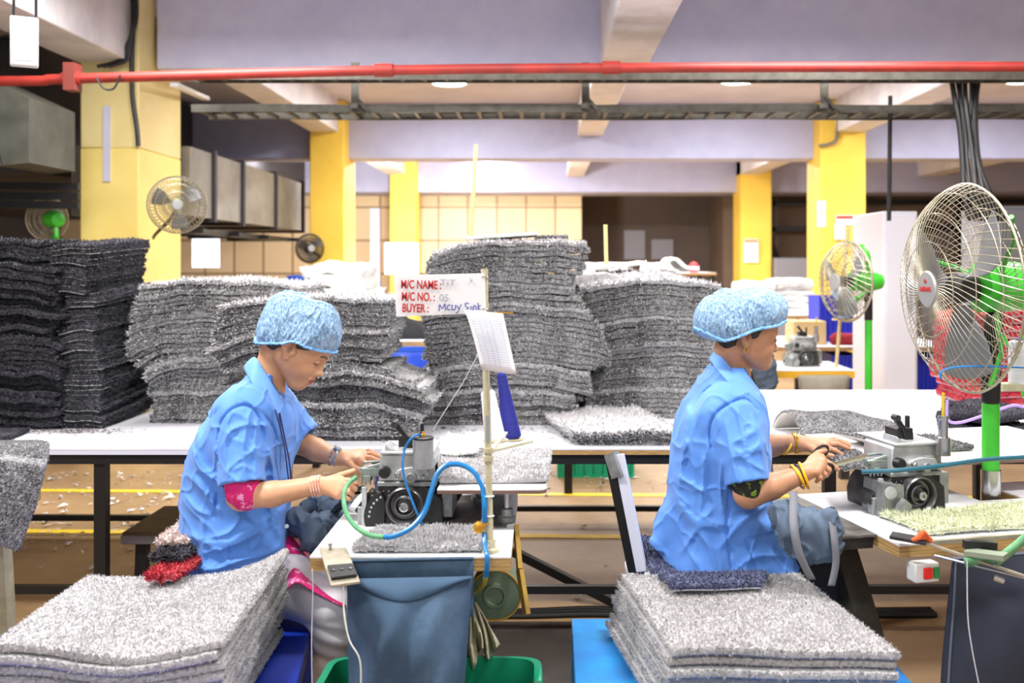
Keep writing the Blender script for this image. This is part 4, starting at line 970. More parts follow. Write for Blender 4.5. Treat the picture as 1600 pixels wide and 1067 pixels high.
fp=Field((PX(1120,2.8),2.6,PZ(800,2.7)),(PX(1220,2.7),2.86,PZ(735,2.8)),.003)
fp.chain([P(1168,750,2.732),P(1170,764,2.73)],[.048,.044],.02)
v,q=fp.mesh(1); npmesh('undersleeve',v,q,GRN,person2)
YBG=mat('yellow_bangle',(250,186,26),.3); BBG=mat('black_bangle',(22,20,20),.4)
bangle(person2,P(1246,745,2.742),(1,.1,.5),.034,.0038,YBG); bangle(person2,P(1251,741,2.742),(1,.1,.5),.027,.004,BBG); bangle(person2,P(1256,743,2.742),(1,-.1,.35),.036,.0036,YBG)
bangle(person2,P(1231,695,3.02),(1,0,-.5),.031,.0034,YBG); bangle(person2,P(1241,692,3.01),(1,0,.1),.028,.0034,GOLD,'bracelet'); bangle(person2,P(1244,692,3.01),(1,0,.1),.028,.0034,GOLD,'bracelet')
c=gR(-.025,-.077,-.036); MB().torus(c,.0065,.0018,(0,1,0),16,6).ball(c+Vector((0,0,-.008)),.003,8).build('earring',GOLD,person2)
TRD=mat('dark_trousers',(40,38,44),.8,bump=.2,bscale=20)
ft=Field((PX(1050,3.0),2.7,.02),(PX(1400,2.9),3.3,.75),.0045)
for y0,y1 in ((2.84,2.86),(3.04,3.08)):
    ft.chain([P(1140,905,y0),P(1205,903,y0),P(1285,892,y1),P(1284,1060,y1+.02),(P(1284,1080,y1).x,y1+.04,.06)],[.075,.068,.060,.048,.034],.03)
v,q=ft.mesh(1); npmesh('trousers',v,q,TRD,person2)
# ================================================================== sewing stations
CAST=mat('cast_silver',(168,170,168),.42,metal=.55,rgb2=(132,134,132),scale=22,bump=.15,bscale=60)
CASTL=mat('light_cast',(196,198,198),.4,metal=.4,rgb2=(168,170,170),scale=18)
MBLK=mat('oily_black_iron',(38,37,38),.45,metal=.3,rgb2=(62,60,60),scale=26)
RUB=mat('black_rubber',(20,20,21),.4)
CHR=mat('chrome',(190,190,192),.18,metal=.95)
BRASS=mat('brass',(214,160,58),.35,metal=.7)
CREAM=mat('cream_pole_paint',(206,202,172),.5,rgb2=(176,168,136),scale=14)
PLYF=mat('ply_front_edge',(206,172,110),.55,rgb2=(140,104,58),scale=16,stretch=(.4,.4,14))
TOPW=mat('worn_white_top',(238,238,240),.35,rgb2=(214,214,218),scale=9,mixlo=.45,mixhi=.7)
HBLU=mat('blue_hose',(20,116,180),.3); HGRN=mat('green_taped_hose',(70,140,96),.45,rgb2=(98,164,116),scale=40); HTHN=mat('thin_blue_tube',(24,110,176),.3); HTEAL=mat('teal_tube',(34,92,110),.35)
PW=mat('white_paper',(240,242,246),.7)
RTXT=mat('red_sign_ink',(196,40,40),.6); BTXT=mat('blue_marker_ink',(38,48,150),.6); GTXT=mat('faded_ink',(176,178,188),.6)
SLATE=mat('slate_bag_cloth',(58,82,106),.9,rgb2=(92,114,140),scale=5,mixlo=.45,mixhi=.72,bump=.25,bscale=18,bdist=.008)
NAVYC=mat('navy_bag_cloth',(40,46,62),.85,rgb2=(34,40,54),scale=4,bump=.25,bscale=18,bdist=.008)
GREYC=mat('grey_bag_cloth',(88,104,124),.85,rgb2=(76,92,112),scale=5,bump=.3,bscale=20,bdist=.008)

def machine(lab):
    q=lambda px,py,y: Vector(((px-630)*.00168,y,(827-py)*.00168))
    t=thing('sewing_machine',(0,0,0),lab,'sewing machine')
    def bx(x0,y0,x1,y1,ya,yb,name,m,bev=.003):
        a=q(x0,y1,ya); b=q(x1,y0,yb); return MB().box(a,b).build(name,m,t,bevel=bev)
    def pr(pts,ya,yb,name,m,bev=.002,par=None): return MB().prism([q(x,y,ya) for x,y in pts],(0,yb-ya,0)).build(name,m,par or t,bevel=bev)
    pr([(566,827),(564,803),(571,782),(588,764),(660,763),(688,786),(690,827)],.03,.21,'base_casting',MBLK,.004)
    arc=[(610-46*math.cos(a),812-46*math.sin(a)) for a in np.linspace(-.35,1.15,9)]
    pr(arc+[(600,790),(596,826)],.012,.034,'chain_guard',RUB)
    m=MB()
    for k in range(6):
        a=.05+.2*k; m.ball(q(610-37*math.cos(a),812-37*math.sin(a),.010),.0035,8)
    m.build('guard_bolts',CASTL,t)
    bx(686,764,704,818,.05,.20,'rear_column',CAST); pr([(660,763),(706,774),(714,800),(700,822),(676,800)],.215,.235,'belt_guard',MBLK)
    c=q(630,793,0)
    MB().lathe([(.012,.055),(.030,.05),(.0505,.045),(.0515,.03),(.0505,.0),(.047,-.004),(.043,.0),(.038,.018),(.030,.02),(.028,.004),(.024,.002),(.020,.018),(.012,.02)],c,(0,1,0),40).build('handwheel',mat('wheel_iron',(112,110,110),.3,metal=.75),t)
    MB().lathe([(.0125,.03),(.0125,-.012),(.010,-.014),(.006,-.014),(.005,-.006)],c,(0,1,0),18).build('wheel_hub',CHR,t)
    pr([(586,757),(588,718),(594,711),(668,711),(677,722),(677,757)],.03,.18,'upper_body',CASTL,.004)
    bx(584,757,680,765,.025,.2,'body_flange',CAST); bx(590,708,676,713,.02,.19,'top_plate',CASTL)
    pr([(614,748),(614,741),(622,735),(640,732),(664,735),(668,744),(662,751),(640,753)],.012,.03,'link_plate',CASTL)
    for x,y,r in ((619,743,4.5),(660,747,3.6),(641,747,8)): MB().lathe([(r*.00168,.02),(r*.00168,-.008),(r*.0013,-.010),(r*.0011,-.004)],q(x,y,.005),(0,1,0),18).build('bolt',CHR if r<6 else CAST,t)
    MB().lathe([(.0155,.03),(.0155,.006),(.013,.0),(.004,-.001)],q(597,741,.005),(0,1,0),24).build('adjusting_knob',RUB,t)
    z0=q(660,731,0).z; 
    MB().lathe([(.0275,0),(.0275,.076),(.026,.078)],q(660,731,.0),(0,0,1),30).build('air_cylinder',mat('grey_cylinder',(158,160,162),.4,metal=.3,rgb2=(140,142,144),scale=30),t)
    MB().lathe([(.0285,0),(.0285,.004),(.024,.0055)],q(660,731,.0)+Vector((0,0,.077)),(0,0,1),30).build('cylinder_cap',RUB,t)
    MB().lathe([(.006,0),(.006,.008),(.0035,.009),(.0035,.014)],q(660,731,.0)+Vector((0,0,.082)),(0,0,1),12).build('air_nipple',BRASS,t)
    pr([(645,731),(677,731),(677,757),(656,750)],.02,.1,'cylinder_bracket',CAST)
    pr([(604,669),(609,663),(615,667),(630,688),(643,694),(644,709),(628,709),(624,692)],.07,.085,'lever_arm',RUB)
    MB().lathe([(.009,0),(.009,.025),(.006,.027)],q(609,669,.055),(0,1,0),14).build('lever_roller',MBLK,t)
    bx(614,689,645,711,.075,.14,'lever_block',RUB); bx(647,671,653,711,.11,.125,'stem',RUB)
    pr([(595,716),(597,697),(606,704),(616,707),(624,706),(622,716)],.03,.1,'thread_guide_block',CASTL)
    # needle head towards the operator
    m=MB()
    m.box(q(556,752,.05),q(588,738,.10)); m.box(q(560,760,.045),q(572,750,.085)); m.bar(q(552,742,.06),q(590,733,.06),.012,.01); m.bar(q(556,733,.085),q(588,731,.085),.008,.006)
    m.build('needle_head',mat('greenish_steel',(150,160,156),.4,metal=.5,rgb2=(116,124,120),scale=30),t,bevel=.0015)
    m=MB()
    for k in range(4): m.cyl(q(556+7*k,765,.055),q(557+7*k,748,.055),.003)
    m.build('loopers',CHR,t)
    pr([(546,806),(568,775),(574,778),(570,815),(560,818)],.04,.10,'feed_cover',MBLK); bx(552,798,567,827,.03,.06,'front_bracket',CAST,.002)
    bx(560,765,568,827,.02,.03,'front_plate',CASTL,.001)
    m=MB()
    for k in range(8): m.cyl(q(576+ (k%4)*9,772+(k//4)*7,.026),q(576+(k%4)*9,772+(k//4)*7,.032),.0025,n=8)
    m.build('base_screws',CHR,t)
    return t
def move_tree(o,loc,rz): o.location=loc; o.rotation_euler=(0,0,rz); return o

# ---------------- first station
XL,XR,YF,YB=-.565,-.080,2.40,3.08
t=thing('sewing_table',((XL+XR)/2,(YF+YB)/2,0),'white topped wooden machine table in front of the bending woman, slate bag on its front','table')
MB().box((XL,YF,.737),(XR,YB,.741)).build('tabletop',TOPW,t)
MB().box((XL+.001,YF+.001,.706),(XR-.001,YB-.001,.737)).build('edge_board',PLYF,t)
for x in (-.40,-.25):
    for y in (YF+.29,YB-.08): MB().box((x-.02,y-.02,0),(x+.02,y+.02,.706)).build('leg',MBLK,t)
MB().box((-.40,YB-.1,.2),(-.25,YB-.06,.24)).build('stretcher',MBLK,t)
m1=machine('sewing machine with a tall grey air cylinder, worked by the bending woman'); move_tree(m1,(PX(630,2.64),2.66,.741),0)
tag(MB().box((PX(700,2.75),2.66,.7415),(XR-.02,3.02,.7445)).build('oil_tray',mat('oily_tray',(58,54,52),.35,rgb2=(110,106,102),scale=12)),'dark oil-stained tray plate on the table behind the first sewing machine','tray')
# raised white plate on posts
zp=.852
t=thing('work_plate',(-.15,2.9,.7445),'raised white work plate on chrome posts beside the first sewing machine','work plate')
xa,xb=PX(683,2.62),PX(854,2.62)
pl=[(xa,2.62),(xb-.02,2.62),(xb-.006,2.626),(xb,2.64),(xb,3.2),(xa,3.2)]
MB().prism([(x,y,zp-.011) for x,y in pl],(0,0,.009)).build('plate_board',mat('brown_plate_edge',(120,92,80),.5),t)
MB().prism([(x,y,zp-.002) for x,y in pl],(0,0,.003)).build('plate_top',TOPW,t)
for x,y in ((792,2.72),(748,2.95)):
    c=Vector((PX(x,y),y,.7445)); MB().cyl(c+Vector((0,0,.02)),(c.x,c.y,zp-.011),.009).build('post',CHR,t); MB().lathe([(.024,0),(.024,.012),(.017,.016),(.017,.034),(.012,.036)],c,(0,0,1),24).build('post_foot',CAST,t)
flat_rug('rug',((PX(690,2.7),2.68),(PX(853,2.7),2.69),(PX(860,3.1),3.12),(PX(693,3.1),3.12)),zp+.0015,.016,'silver','light grey rug lying on the raised white plate',wave=.001,edge=1400,top=9000,tl=.008,tw=.0016,ns=60,nt=40)
flat_rug('rug',((PX(684,2.95),2.98),(PX(744,2.95),2.95),(PX(757,3.2),3.2),(PX(700,3.2),3.24)),zp+.021,.008,'white','scrap of rug turned white side up beside the thread cones',curl=lambda s,t:.022*np.abs(s-.35)**1.5+.012*t,wave=0,edge=300)
# fluffy strip on the table front
for k,(y0,y1,lab) in enumerate(((2.43,2.475,'first'),(2.478,2.52,'second'),(2.523,2.565,'third'),(2.568,2.61,'fourth'))):
    flat_rug('rug_strip',((PX(556+6*k,2.45),y0),(PX(752-3*k,2.45),y0+.004),(PX(752-3*k,2.45),y1+.004),(PX(558+6*k,2.45),y1)),.742,.014,'silver',f'fluffy grey rug strip on the first machine table, {lab} row from the table front','rug strip','rug strips on the first machine table',wave=.002,edge=1600,top=1800,tl=.012,tw=.0018,ns=40,nt=6,sides=('f','b','l','r'))
# hoses
t=thing('air_hose',P(630,836,2.58),'thick blue air hose looping before the handwheel, its end wrapped green','hose')
hp=[P(556,746,2.70),P(543,757,2.64),P(537,774,2.57),P(541,801,2.50),P(556,823,2.455),P(578,836,2.43),P(600,839,2.42)]
hq=[P(600,839,2.42),P(617,837,2.42),P(643,824,2.43),P(663,800,2.45),P(674,768,2.47),P(683,741,2.49),P(698,727,2.50),P(720,726,2.50),P(741,738,2.48),P(754,762,2.45),P(757,790,2.425),P(757,815,2.43)]
MB().tube(spline(hp,8),.0062,10).build('green_wrapped_end',HGRN,t); MB().tube(spline(hq,8),.0066,10).build('blue_run',HBLU,t)
m=MB().tube(spline([P(660,684,2.66),P(652,679,2.65),P(640,688,2.64),P(632,703,2.64),P(629,729,2.625),P(635,757,2.615),P(648,793,2.60),P(658,815,2.6),P(666,829,2.61)],8),.0032,8); tag(m.build('air_tube',HTHN),'thin blue tube from the air cylinder down across the handwheel','tube')
# sign pole
yp=2.44; zb=.741
t=thing('thread_pole',(PX(765,yp),yp,zb),'cream painted pole at the table corner carrying the white sign','pole')
pl=[P(766,862,yp),P(763,720,yp),P(759,560,yp),P(757,420,yp)]
MB().tube(spline(pl,6),.0086,14).build('pole_tube',CREAM,t)
MB().lathe([(.022,0),(.022,.008),(.013,.012),(.013,.03)],P(766,862,yp),(0,0,1),18).build('pole_foot',CREAM,t)
for y in (703,716): MB().lathe([(.0135,-.006),(.0135,.006)],P(763,y,yp),(0,0,1),14).build('collar',CREAM,t)
MB().box(P(759,690,yp-.012),P(766,648,yp+.012)).build('clamp',CHR,t)
for y in (775,806,851): MB().torus(P(764,y,yp),.0115,.002,(0,.1,1),18,6).build('cable_tie',mat('white_plastic',(235,236,238),.4),t)
MB().bar(P(766,705,yp+.005),P(830,690,2.86),.012,.006).bar(P(766,705,yp+.005),P(790,676,2.74),.012,.006).build('cone_arm',CREAM,t)
for x,y,Y in ((774,690,2.63),(800,688,2.80)): MB().lathe([(.03,0),(.034,.003),(.034,.006),(.006,.007),(.005,.03)],P(x,y,Y),(0,0,1),26).build('cone_plate',CREAM,t)
MB().bar(P(700,487,yp-.012),P(802,489,yp-.012),.004,.003).build('clip_rod',BRASS,t)
def cone(name,x0,y0,r0,x1,y1,r1,Y,m,lab):
    a,b=P(x0,y0,Y),P(x1,y1,Y); ax=b-a; L=ax.length; tt=thing(name,a,lab,'thread cone','thread cones')
    r0,r1=S(r0,Y),S(r1,Y); pr=[(r0*.92,0)]+[(r0+(r1-r0)*i/24+(.0004 if i%2 else -.0003),.004+(L-.008)*i/24) for i in range(25)]+[(r1*.8,L),(r1*.45,L)]
    MB().lathe(pr,a,ax,26).build('thread',m,tt); MB().lathe([(r1*.4,L-.002),(r1*.34,L+.008)],a,ax,14).build('core',mat('cone_core',(90,80,150),.5),tt)
    return tt
THW=mat('white_thread',(236,236,240),.7,rgb2=(214,214,222),scale=6,stretch=(1,1,30)); THB=mat('blue_thread',(40,46,150),.6,rgb2=(28,32,120),scale=6,stretch=(1,1,30))
cone('thread_cone',774,688,16.5,762,611,11,2.63,THW,'white thread cone standing against the cream pole'); cone('thread_cone',800,684,15,783,582,7,2.80,THB,'deep blue thread cone just behind the white one')
t=thing('machine_sign',P(688,462,2.43),'white sign board with red printed lettering clipped to the cream pole','sign')
c=[P(616,431,2.425),P(757,427,2.425),P(760,489,2.425),P(619,495,2.425)]
MB().prism(c,(0,.003,0)).build('sign_board',PW,t,bevel=.0008)
th=math.radians(1.4)
for body,x,y,w_ in (('M/C NAME :',626,450,1),('M/C NO. :',627,469,1),('BUYER :',628,487,1)):
    text('lettering',body,.0285,P(x,y,2.4235),(math.pi/2,-th*-1,0),RTXT,t,xs=.66,bold=.0006)
for body,x,y,sz,m,xs in (('TiT',687,446,.022,GTXT,1.25),('05',686,470,.024,GTXT,1.),('k',734,441,.016,GTXT,1.)): text('handwriting',body,sz,P(x,y,2.4235),(math.pi/2,th,0),m,t,xs=xs)
def scribble(strokes,m,par,Y,r=.0011,name='handwriting'):
    b=MB()
    for st in strokes: b.tube(spline([P(x,y,Y) for x,y in st],5),r,6)
    return b.build(name,m,par)
scribble([[(686,486),(687,476),(691,482),(695,475),(696,485)],[(704,477),(700,477),(699,483),(704,484)],[(707,476),(706,483),(711,483),(712,476)],[(714,477),(717,482),(721,475)],[(718,482),(715,488),(712,489)],
 [(733,474),(727,474),(728,479),(732,481),(727,485)],[(736,478),(736,484)],[(739,485),(740,478),(743,478),(744,484)],[(747,473),(747,484)],[(751,477),(747,480),(751,484)]],BTXT,t,2.4225)
for y in (434,484): MB().torus(P(756,y,2.435),.0105,.0015,(0,.2,1),16,6).build('wire_tie',CHR,t)
t=thing('paper_sheet',P(766,534,2.41),'curled sheet of paper with faint printed table hanging below the sign','paper')
rows=[]
for i in range(9):
    f=i/8; a=Vector(P(725+(752-725)*f**.8,484+(577-484)*f,2.421-.004*math.sin(f*3.14))); b=Vector(P(786+(807-786)*f,490+(585-490)*f,2.421)); rows.append([a.lerp(b,j/6)+Vector((0,-.006*math.sin(j/6*3.14)*f,0)) for j in range(7)])
MB().sheet(rows).build('sheet',PW,t,solid=.0006)
m=MB()
for i in range(20):
    f=.14+.8*i/20; a=Vector(P(725+27*f**.8,484+93*f,2.412-.004*math.sin(f*3.14))); b=Vector(P(786+21*f,490+95*f,2.412))
    m.tube([a.lerp(b,.12+.76*k/4)+Vector((0,-.0065*math.sin((.12+.76*k/4)*3.14)*f,0)) for k in range(5)],.00045,4)
for k in (.12,.3,.45,.6,.88):
    m.tube([Vector(P(725+27*f**.8,484+93*f,2.412-.004*math.sin(f*3.14))).lerp(Vector(P(786+21*f,490+95*f,2.412)),k)+Vector((0,-.0065*math.sin(k*3.14)*f,0)) for f in np.linspace(.14,.92,6)],.00035,4)
m.build('printed_lines',mat('print_blue_grey',(150,158,190),.7),t)
m=MB().tube([P(747,554,2.5),P(722,600,2.58),P(677,671,2.72)],.0011,5); tag(m.build('thread',THW),'white thread running slantwise from the paper to the first machine','thread')
# valve and tube under the pole
t=thing('air_valve',P(748,822,2.44),'brass air valve with wing handle tied to the cream pole','valve')
MB().lathe([(.012,0),(.014,.004),(.014,.016),(.008,.02)],P(749,822,2.45),(0,-1,0),18).build('valve_body',BRASS,t)
MB().bar(P(742,826,2.43),P(763,817,2.43),.007,.005).build('wing_handle',BRASS,t); MB().cyl(P(757,812,2.445),P(757,832,2.445),.008).build('union',CASTL,t)
MB().tube(spline([P(757,830,2.445),P(757,850,2.42),P(761,868,2.385),P(761,885,2.385),P(759,900,2.40)],6),.006,8).build('blue_tail',HBLU,t)
MB().tube(spline([P(759,900,2.40),P(756,912,2.45),P(745,922,2.55),P(738,928,2.6)],6),.006,8).build('yellow_tail',mat('yellow_tube',(196,170,50),.5),t)
# slate bag on the table front
t=thing('waste_bag',P(640,900,2.38),'slate blue cloth bag hanging open from the front of the first machine table','bag')
def bagpt(u,v):
    px=548+u*190+ (1-u)*(4*v-7)+u*(3-17*v); py=876-4*u+v*230
    Y=2.385-.10*math.sin(min(1,v*1.6)*1.57)*math.sin(u*3.14)**.6-.02*v+.016*math.sin(u*11+v*3)*v+.014*math.sin(u*5-v*7)*v+.008*math.sin(u*19+v*9)*min(1,v*2)
    return P(px,py,Y)
MB().sheet([[bagpt(u,v) for u in np.linspace(0,1,22)] for v in np.linspace(.12,1,18)]).build('bag_front',SLATE,t,solid=.004,subsurf=1)
def rim(u): return bagpt(u,.12+.20*math.sin(u*3.14)**1.2*(1-.35*u))
MB().sheet([[P(550+u*190,877-4*u+v*90,2.393) for u in np.linspace(0,1,12)] for v in np.linspace(0,1,6)]).build('bag_back',SLATE,t,solid=.003)
MB().sheet([[bagpt(u,.12).lerp(bagpt(u,.12+.20*math.sin(u*3.14)**1.2*(1-.35*u)),w)+Vector((0,-.012*math.sin(w*3.14)-.004,0)) for u in np.linspace(0,1,22)] for w in np.linspace(0,1,6)]).build('folded_flap',mat('slate_flap_cloth',(58,84,110),.85,bump=.2,bscale=20),t,solid=.005,subsurf=1)
MB().tube([P(548+u*192,876-4*u,2.389) for u in np.linspace(0,1,8)],.0035,6).build('hem_cord',SLATE,t)
# bracket at the table corner
t=thing('thread_tension_plate',P(530,885,2.36),'beige metal plate with three tension holes overhanging the table corner','plate')
a=[Vector((PX(497,2.43),2.44,.752)),Vector((PX(540,2.43),2.44,.752)),Vector((PX(566,2.30),2.275,.722)),Vector((PX(520,2.28),2.26,.718))]
MB().prism(a,(0,0,-.006)).build('plate',mat('beige_metal',(178,170,152),.4,metal=.4,rgb2=(150,142,124),scale=18),t,bevel=.001)
MB().prism([a[3].lerp(a[0],.42)+Vector((.004,0,.002)),a[2].lerp(a[1],.42)+Vector((-.004,0,.002)),a[2].lerp(a[1],.1)+Vector((-.004,0,.002)),a[3].lerp(a[0],.1)+Vector((.004,0,.002))],(0,0,.006)).build('tension_block',RUB,t)
for k in (.2,.5,.8):
    c=(a[3].lerp(a[0],.28)).lerp(a[2].lerp(a[1],.28),k)+Vector((0,0,.0085)); MB().torus(c,.0042,.0014,(0,.18,1),14,6).build('tension_eye',CHR,t)
MB().lathe([(.004,0),(.004,.008),(.006,.009),(.006,.012)],a[0].lerp(a[1],.45)+Vector((0,-.012,0)),(0,0,1),12).build('screw',CHR,t)
m=MB().tube(spline([P(488,889,2.39),P(489,930,2.39),P(487,1000,2.39),P(488,1075,2.39)],6),.0013,5); tag(m.build('thread',THW),'white thread hanging straight down by the table leg corner','thread')
m=MB().tube(spline([P(536,915,2.36),P(538,960,2.30),P(546,1000,2.28),P(562,1030,2.27),P(564,1072,2.27)],6),.002,5); tag(m.build('cord',mat('white_cord',(214,214,206),.7)),'white cord trailing down beside the slate bag','cord')
# motor disc, brace, rags, tub
t=thing('motor_wheel',P(774,930,2.66),'dusty green round motor cover under the first machine table','motor')
MB().lathe([(.02,.09),(.066,.085),(.068,.01),(.064,.0),(.034,-.004),(.032,-.010),(.024,-.011),(.022,-.004),(.006,-.004)],P(774,930,2.66),(0,1,0),36).build('cover',mat('dusty_green',(112,126,100),.6,rgb2=(90,104,80),scale=14),t)
MB().torus(P(774,930,2.66),.0675,.0025,(0,1,0),36,6).build('rim',BRASS,t); MB().box(P(758,900,2.70),P(790,880,2.80)).build('mount',MBLK,t)
m=MB().bar(P(806,822,2.68),P(812,890,2.62),.012,.03).bar(P(812,890,2.62),P(823,960,2.58),.012,.025); tag(m.build('wood_brace',mat('yellow_wood',(206,166,66),.6,rgb2=(150,116,46),scale=10)),'yellow wooden brace hanging at the end of the first machine table','brace')
rows=[]
for v in np.linspace(0,1,14):
    r_=[]
    for u in np.linspace(0,1,46):
        x0=733+14*u; x1=728+52*u; f=v**.8
        r_.append(P(x0+(x1-x0)*f+2*math.sin(u*9+v*5)*v,946+6*math.sin(u*7)+(88+14*math.sin(u*11)-16*u)*v,2.61+(.004+.022*f)*math.sin(u*25+1.5*math.sin(v*4+u*3))+.006*math.sin(u*61+v*6)*f))
    rows.append(r_)
tag(MB().sheet(rows).build('rag_bundle',mat('cream_rag',(206,196,168),.9,rgb2=(176,166,136),scale=12,bump=.2,bscale=40),None,solid=.004,subsurf=1),'cream rag hanging in folds below the green motor cover','rag')
GTUB=mat('green_tub',(28,158,116),.4,rgb2=(20,140,100),scale=4)
def tub(c,sx,sy,h,lab,m=GTUB,name='plastic_tub'):
    t=thing(name,c,lab,'tub'); c=Vector(c); n=32; R_=.25
    def ring(k,z,): return [c+Vector((math.copysign(abs(math.cos(2*math.pi*i/n))**R_,math.cos(2*math.pi*i/n))*sx*k,math.copysign(abs(math.sin(2*math.pi*i/n))**R_,math.sin(2*math.pi*i/n))*sy*k,z)) for i in range(n+1)]
    MB().sheet([ring(.82,.004),ring(.97,h),ring(1.03,h),ring(1.04,h-.02),ring(1.02,h-.02)]).build('tub_wall',m,t,solid=.004)
    MB().prism(ring(.82,0)[:-1],(0,0,.006)).build('tub_floor',m,t); return t
tub((PX(672,2.47),2.46,0),.268,.15,.415,'green plastic tub standing under the slate bag')
# grey sack at the woman's lap
def sack(name,lo,hi,caps,m,lab,w=.008,h=.0045):
    f=Field(lo,hi,h)
    for a,b,ra,rb in caps: f.cap(a,b,ra,rb,.02)
    f.warp(lambda x,y,z:-w*1.6*np.clip(1-2*np.abs(vnoise(x*26+z*10,y*20,z*7-x*6)),0,1)**3-w*1.2*np.clip(1-2*np.abs(vnoise(x*16-z*22,y*16,z*16+x*12)),0,1)**4+w*vnoise(x*16,y*16,z*12))
    v,q=f.mesh(1); return tag(npmesh(name,v,q,m),lab,'bag')
sack('cloth_sack',(-.78,2.75,.55),(-.5,3.15,.82),[(P(462,812,2.95),P(500,830,2.92),.03,.045),(P(500,830,2.92),P(538,812,2.95),.04,.03),(P(478,790,3.0),P(530,790,3.0),.02,.03),(P(485,850,2.92),P(520,838,2.95),.022,.035)],GREYC,'grey blue cloth sack bunched between the first woman and her table')
tag(MB().bar(P(522,800,2.93),P(566,762,2.80),.02,.012).bar(P(530,792,2.86),P(556,770,2.8),.03,.01).build('belt_strap',RUB),'dark belt strap running from the sack up to the first machine','strap')

# ---------------- second station
O2=Vector((PX(1405,2.5),2.5,0)); a2=math.radians(13); U2=Vector((math.cos(a2),math.sin(a2),0)); V2=Vector((-math.sin(a2),math.cos(a2),0))
W=lambda u,v,z=0.: O2+U2*u+V2*v+Vector((0,0,z))
def ubox(m,u0,v0,z0,u1,v1,z1): 
    M=Matrix((( U2.x,V2.x,0,O2.x),(U2.y,V2.y,0,O2.y),(0,0,1,0),(0,0,0,1))); return m.box((u0,v0,z0),(u1,v1,z1),M=M)
t=thing('sewing_table',W(.5,.28),'thick plywood machine table with white top at the second woman, navy bag on its front','table')
nt_=[(0,0),(1,0),(1,.56),(.65,.56),(.65,.36),(.50,.36),(.50,.56),(0,.56)]
MB().prism([W(u,v,.737) for u,v in nt_],(0,0,.004)).build('tabletop',TOPW,t); MB().prism([W(.5+(u-.5)*.998,.28+(v-.28)*.998,.708) for u,v in nt_],(0,0,.029)).build('edge_board',PLYF,t)
for u,v in ((.04,.40),(.9,.4)): MB().bar(W(u,v,.70),W(u+.02,v-.32,.18),.07,.05).build('leg',mat('dirty_leg',(84,78,66),.6,rgb2=(60,56,48),scale=12),t)
MB().bar(W(.0,.12,.17),W(.45,-.1,.06),.07,.07).bar(W(.30,.1,.02),W(.5,-.1,.02),.1,.04).build('foot_beam',mat('grey_beam',(150,144,128),.6,rgb2=(120,114,98),scale=10),t)
ubox(MB(),-.10,.12,.70,.0,.50,.735).build('side_extension',MBLK,t); ubox(MB(),-.11,.10,.735,.0,.52,.741).build('side_top',mat('oily_tray',(58,54,52),.35,rgb2=(110,106,102),scale=12),t)
m2=machine('oily sewing machine with a slim chrome air cylinder, worked by the smiling woman'); move_tree(m2,(PX(1439,2.79),2.79,.741),a2)
for ch in list(m2.children):
    if ch.name.startswith(('air_cylinder','cylinder_cap','air_nipple')): bpy.data.objects.remove(ch)
def lp(px,py,y): return Vector(((px-630)*.00168,y,(827-py)*.00168))
def addpart(mb,name,m,root):
    o=mb.build(name,m); o.parent=root; return o
addpart(MB().lathe([(.020,0),(.020,.05),(.013,.052),(.013,.10),(.015,.102),(.015,.11)],lp(672,728,.0),(0,0,1),24),'air_cylinder',CHR,m2)
addpart(MB().cyl(lp(672,728,.0)+Vector((0,0,.10)),lp(672,728,.0)+Vector((0,0,.175)),.0045),'tube_stub',mat('yellow_tube',(196,170,50),.5),m2)
addpart(MB().prism([lp(556,826,.0),lp(560,770,.0),lp(598,775,.0),lp(600,826,.0)],(0,.10,0)),'side_casting',CAST,m2)
addpart(MB().lathe([(.018,0),(.018,-.006),(.013,-.008),(.004,-.008)],lp(572,786,-.001),(0,1,0),20),'oil_window',CASTL,m2)
addpart(MB().prism([lp(576,824,-.03),lp(580,804,-.03),lp(590,794,-.03),lp(602,804,-.03),lp(596,824,-.03)],(0,.02,0)).box(lp(584,827,-.034),lp(592,812,-.02)),'tensioner',CAST,m2)
t=thing('work_plate',W(.5,.5,.741),'raised white work plate beside the second machine under the big fan','work plate')
ubox(MB(),.24,.42,.835,1.05,.95,.846).build('plate_board',mat('brown_plate_edge',(120,92,80),.5),t); ubox(MB(),.24,.42,.846,1.05,.95,.849).build('plate_top',TOPW,t)
for u,v in ((.34,.5),(.9,.5)): MB().cyl(W(u,v,.741),W(u,v,.836),.012).build('post',CHR,t)
flat_rug('rug',(tuple(W(.30,.55)[:2]),tuple(W(.62,.56)[:2]),tuple(W(.62,.78)[:2]),tuple(W(.25,.78)[:2])),.850,.014,'steel','dark grey rug with curled pale edge on the second raised plate',curl=lambda s,t:.03*np.clip(.25-s,0,1)/.25*1.+0*t,wave=.001,edge=500,top=2500,ns=40,nt=20)
flat_rug('rug',(tuple(W(.12,.05)[:2]),tuple(W(.85,.05)[:2]),tuple(W(.85,.24)[:2]),tuple(W(.10,.24)[:2])),.742,.014,'sand','shaggy greenish cream rug offcut on the second machine table','rug',wave=.003,edge=2500,top=7000,tl=.014,tw=.0018,ns=60,nt=20,sides=('f','l','r','b'))
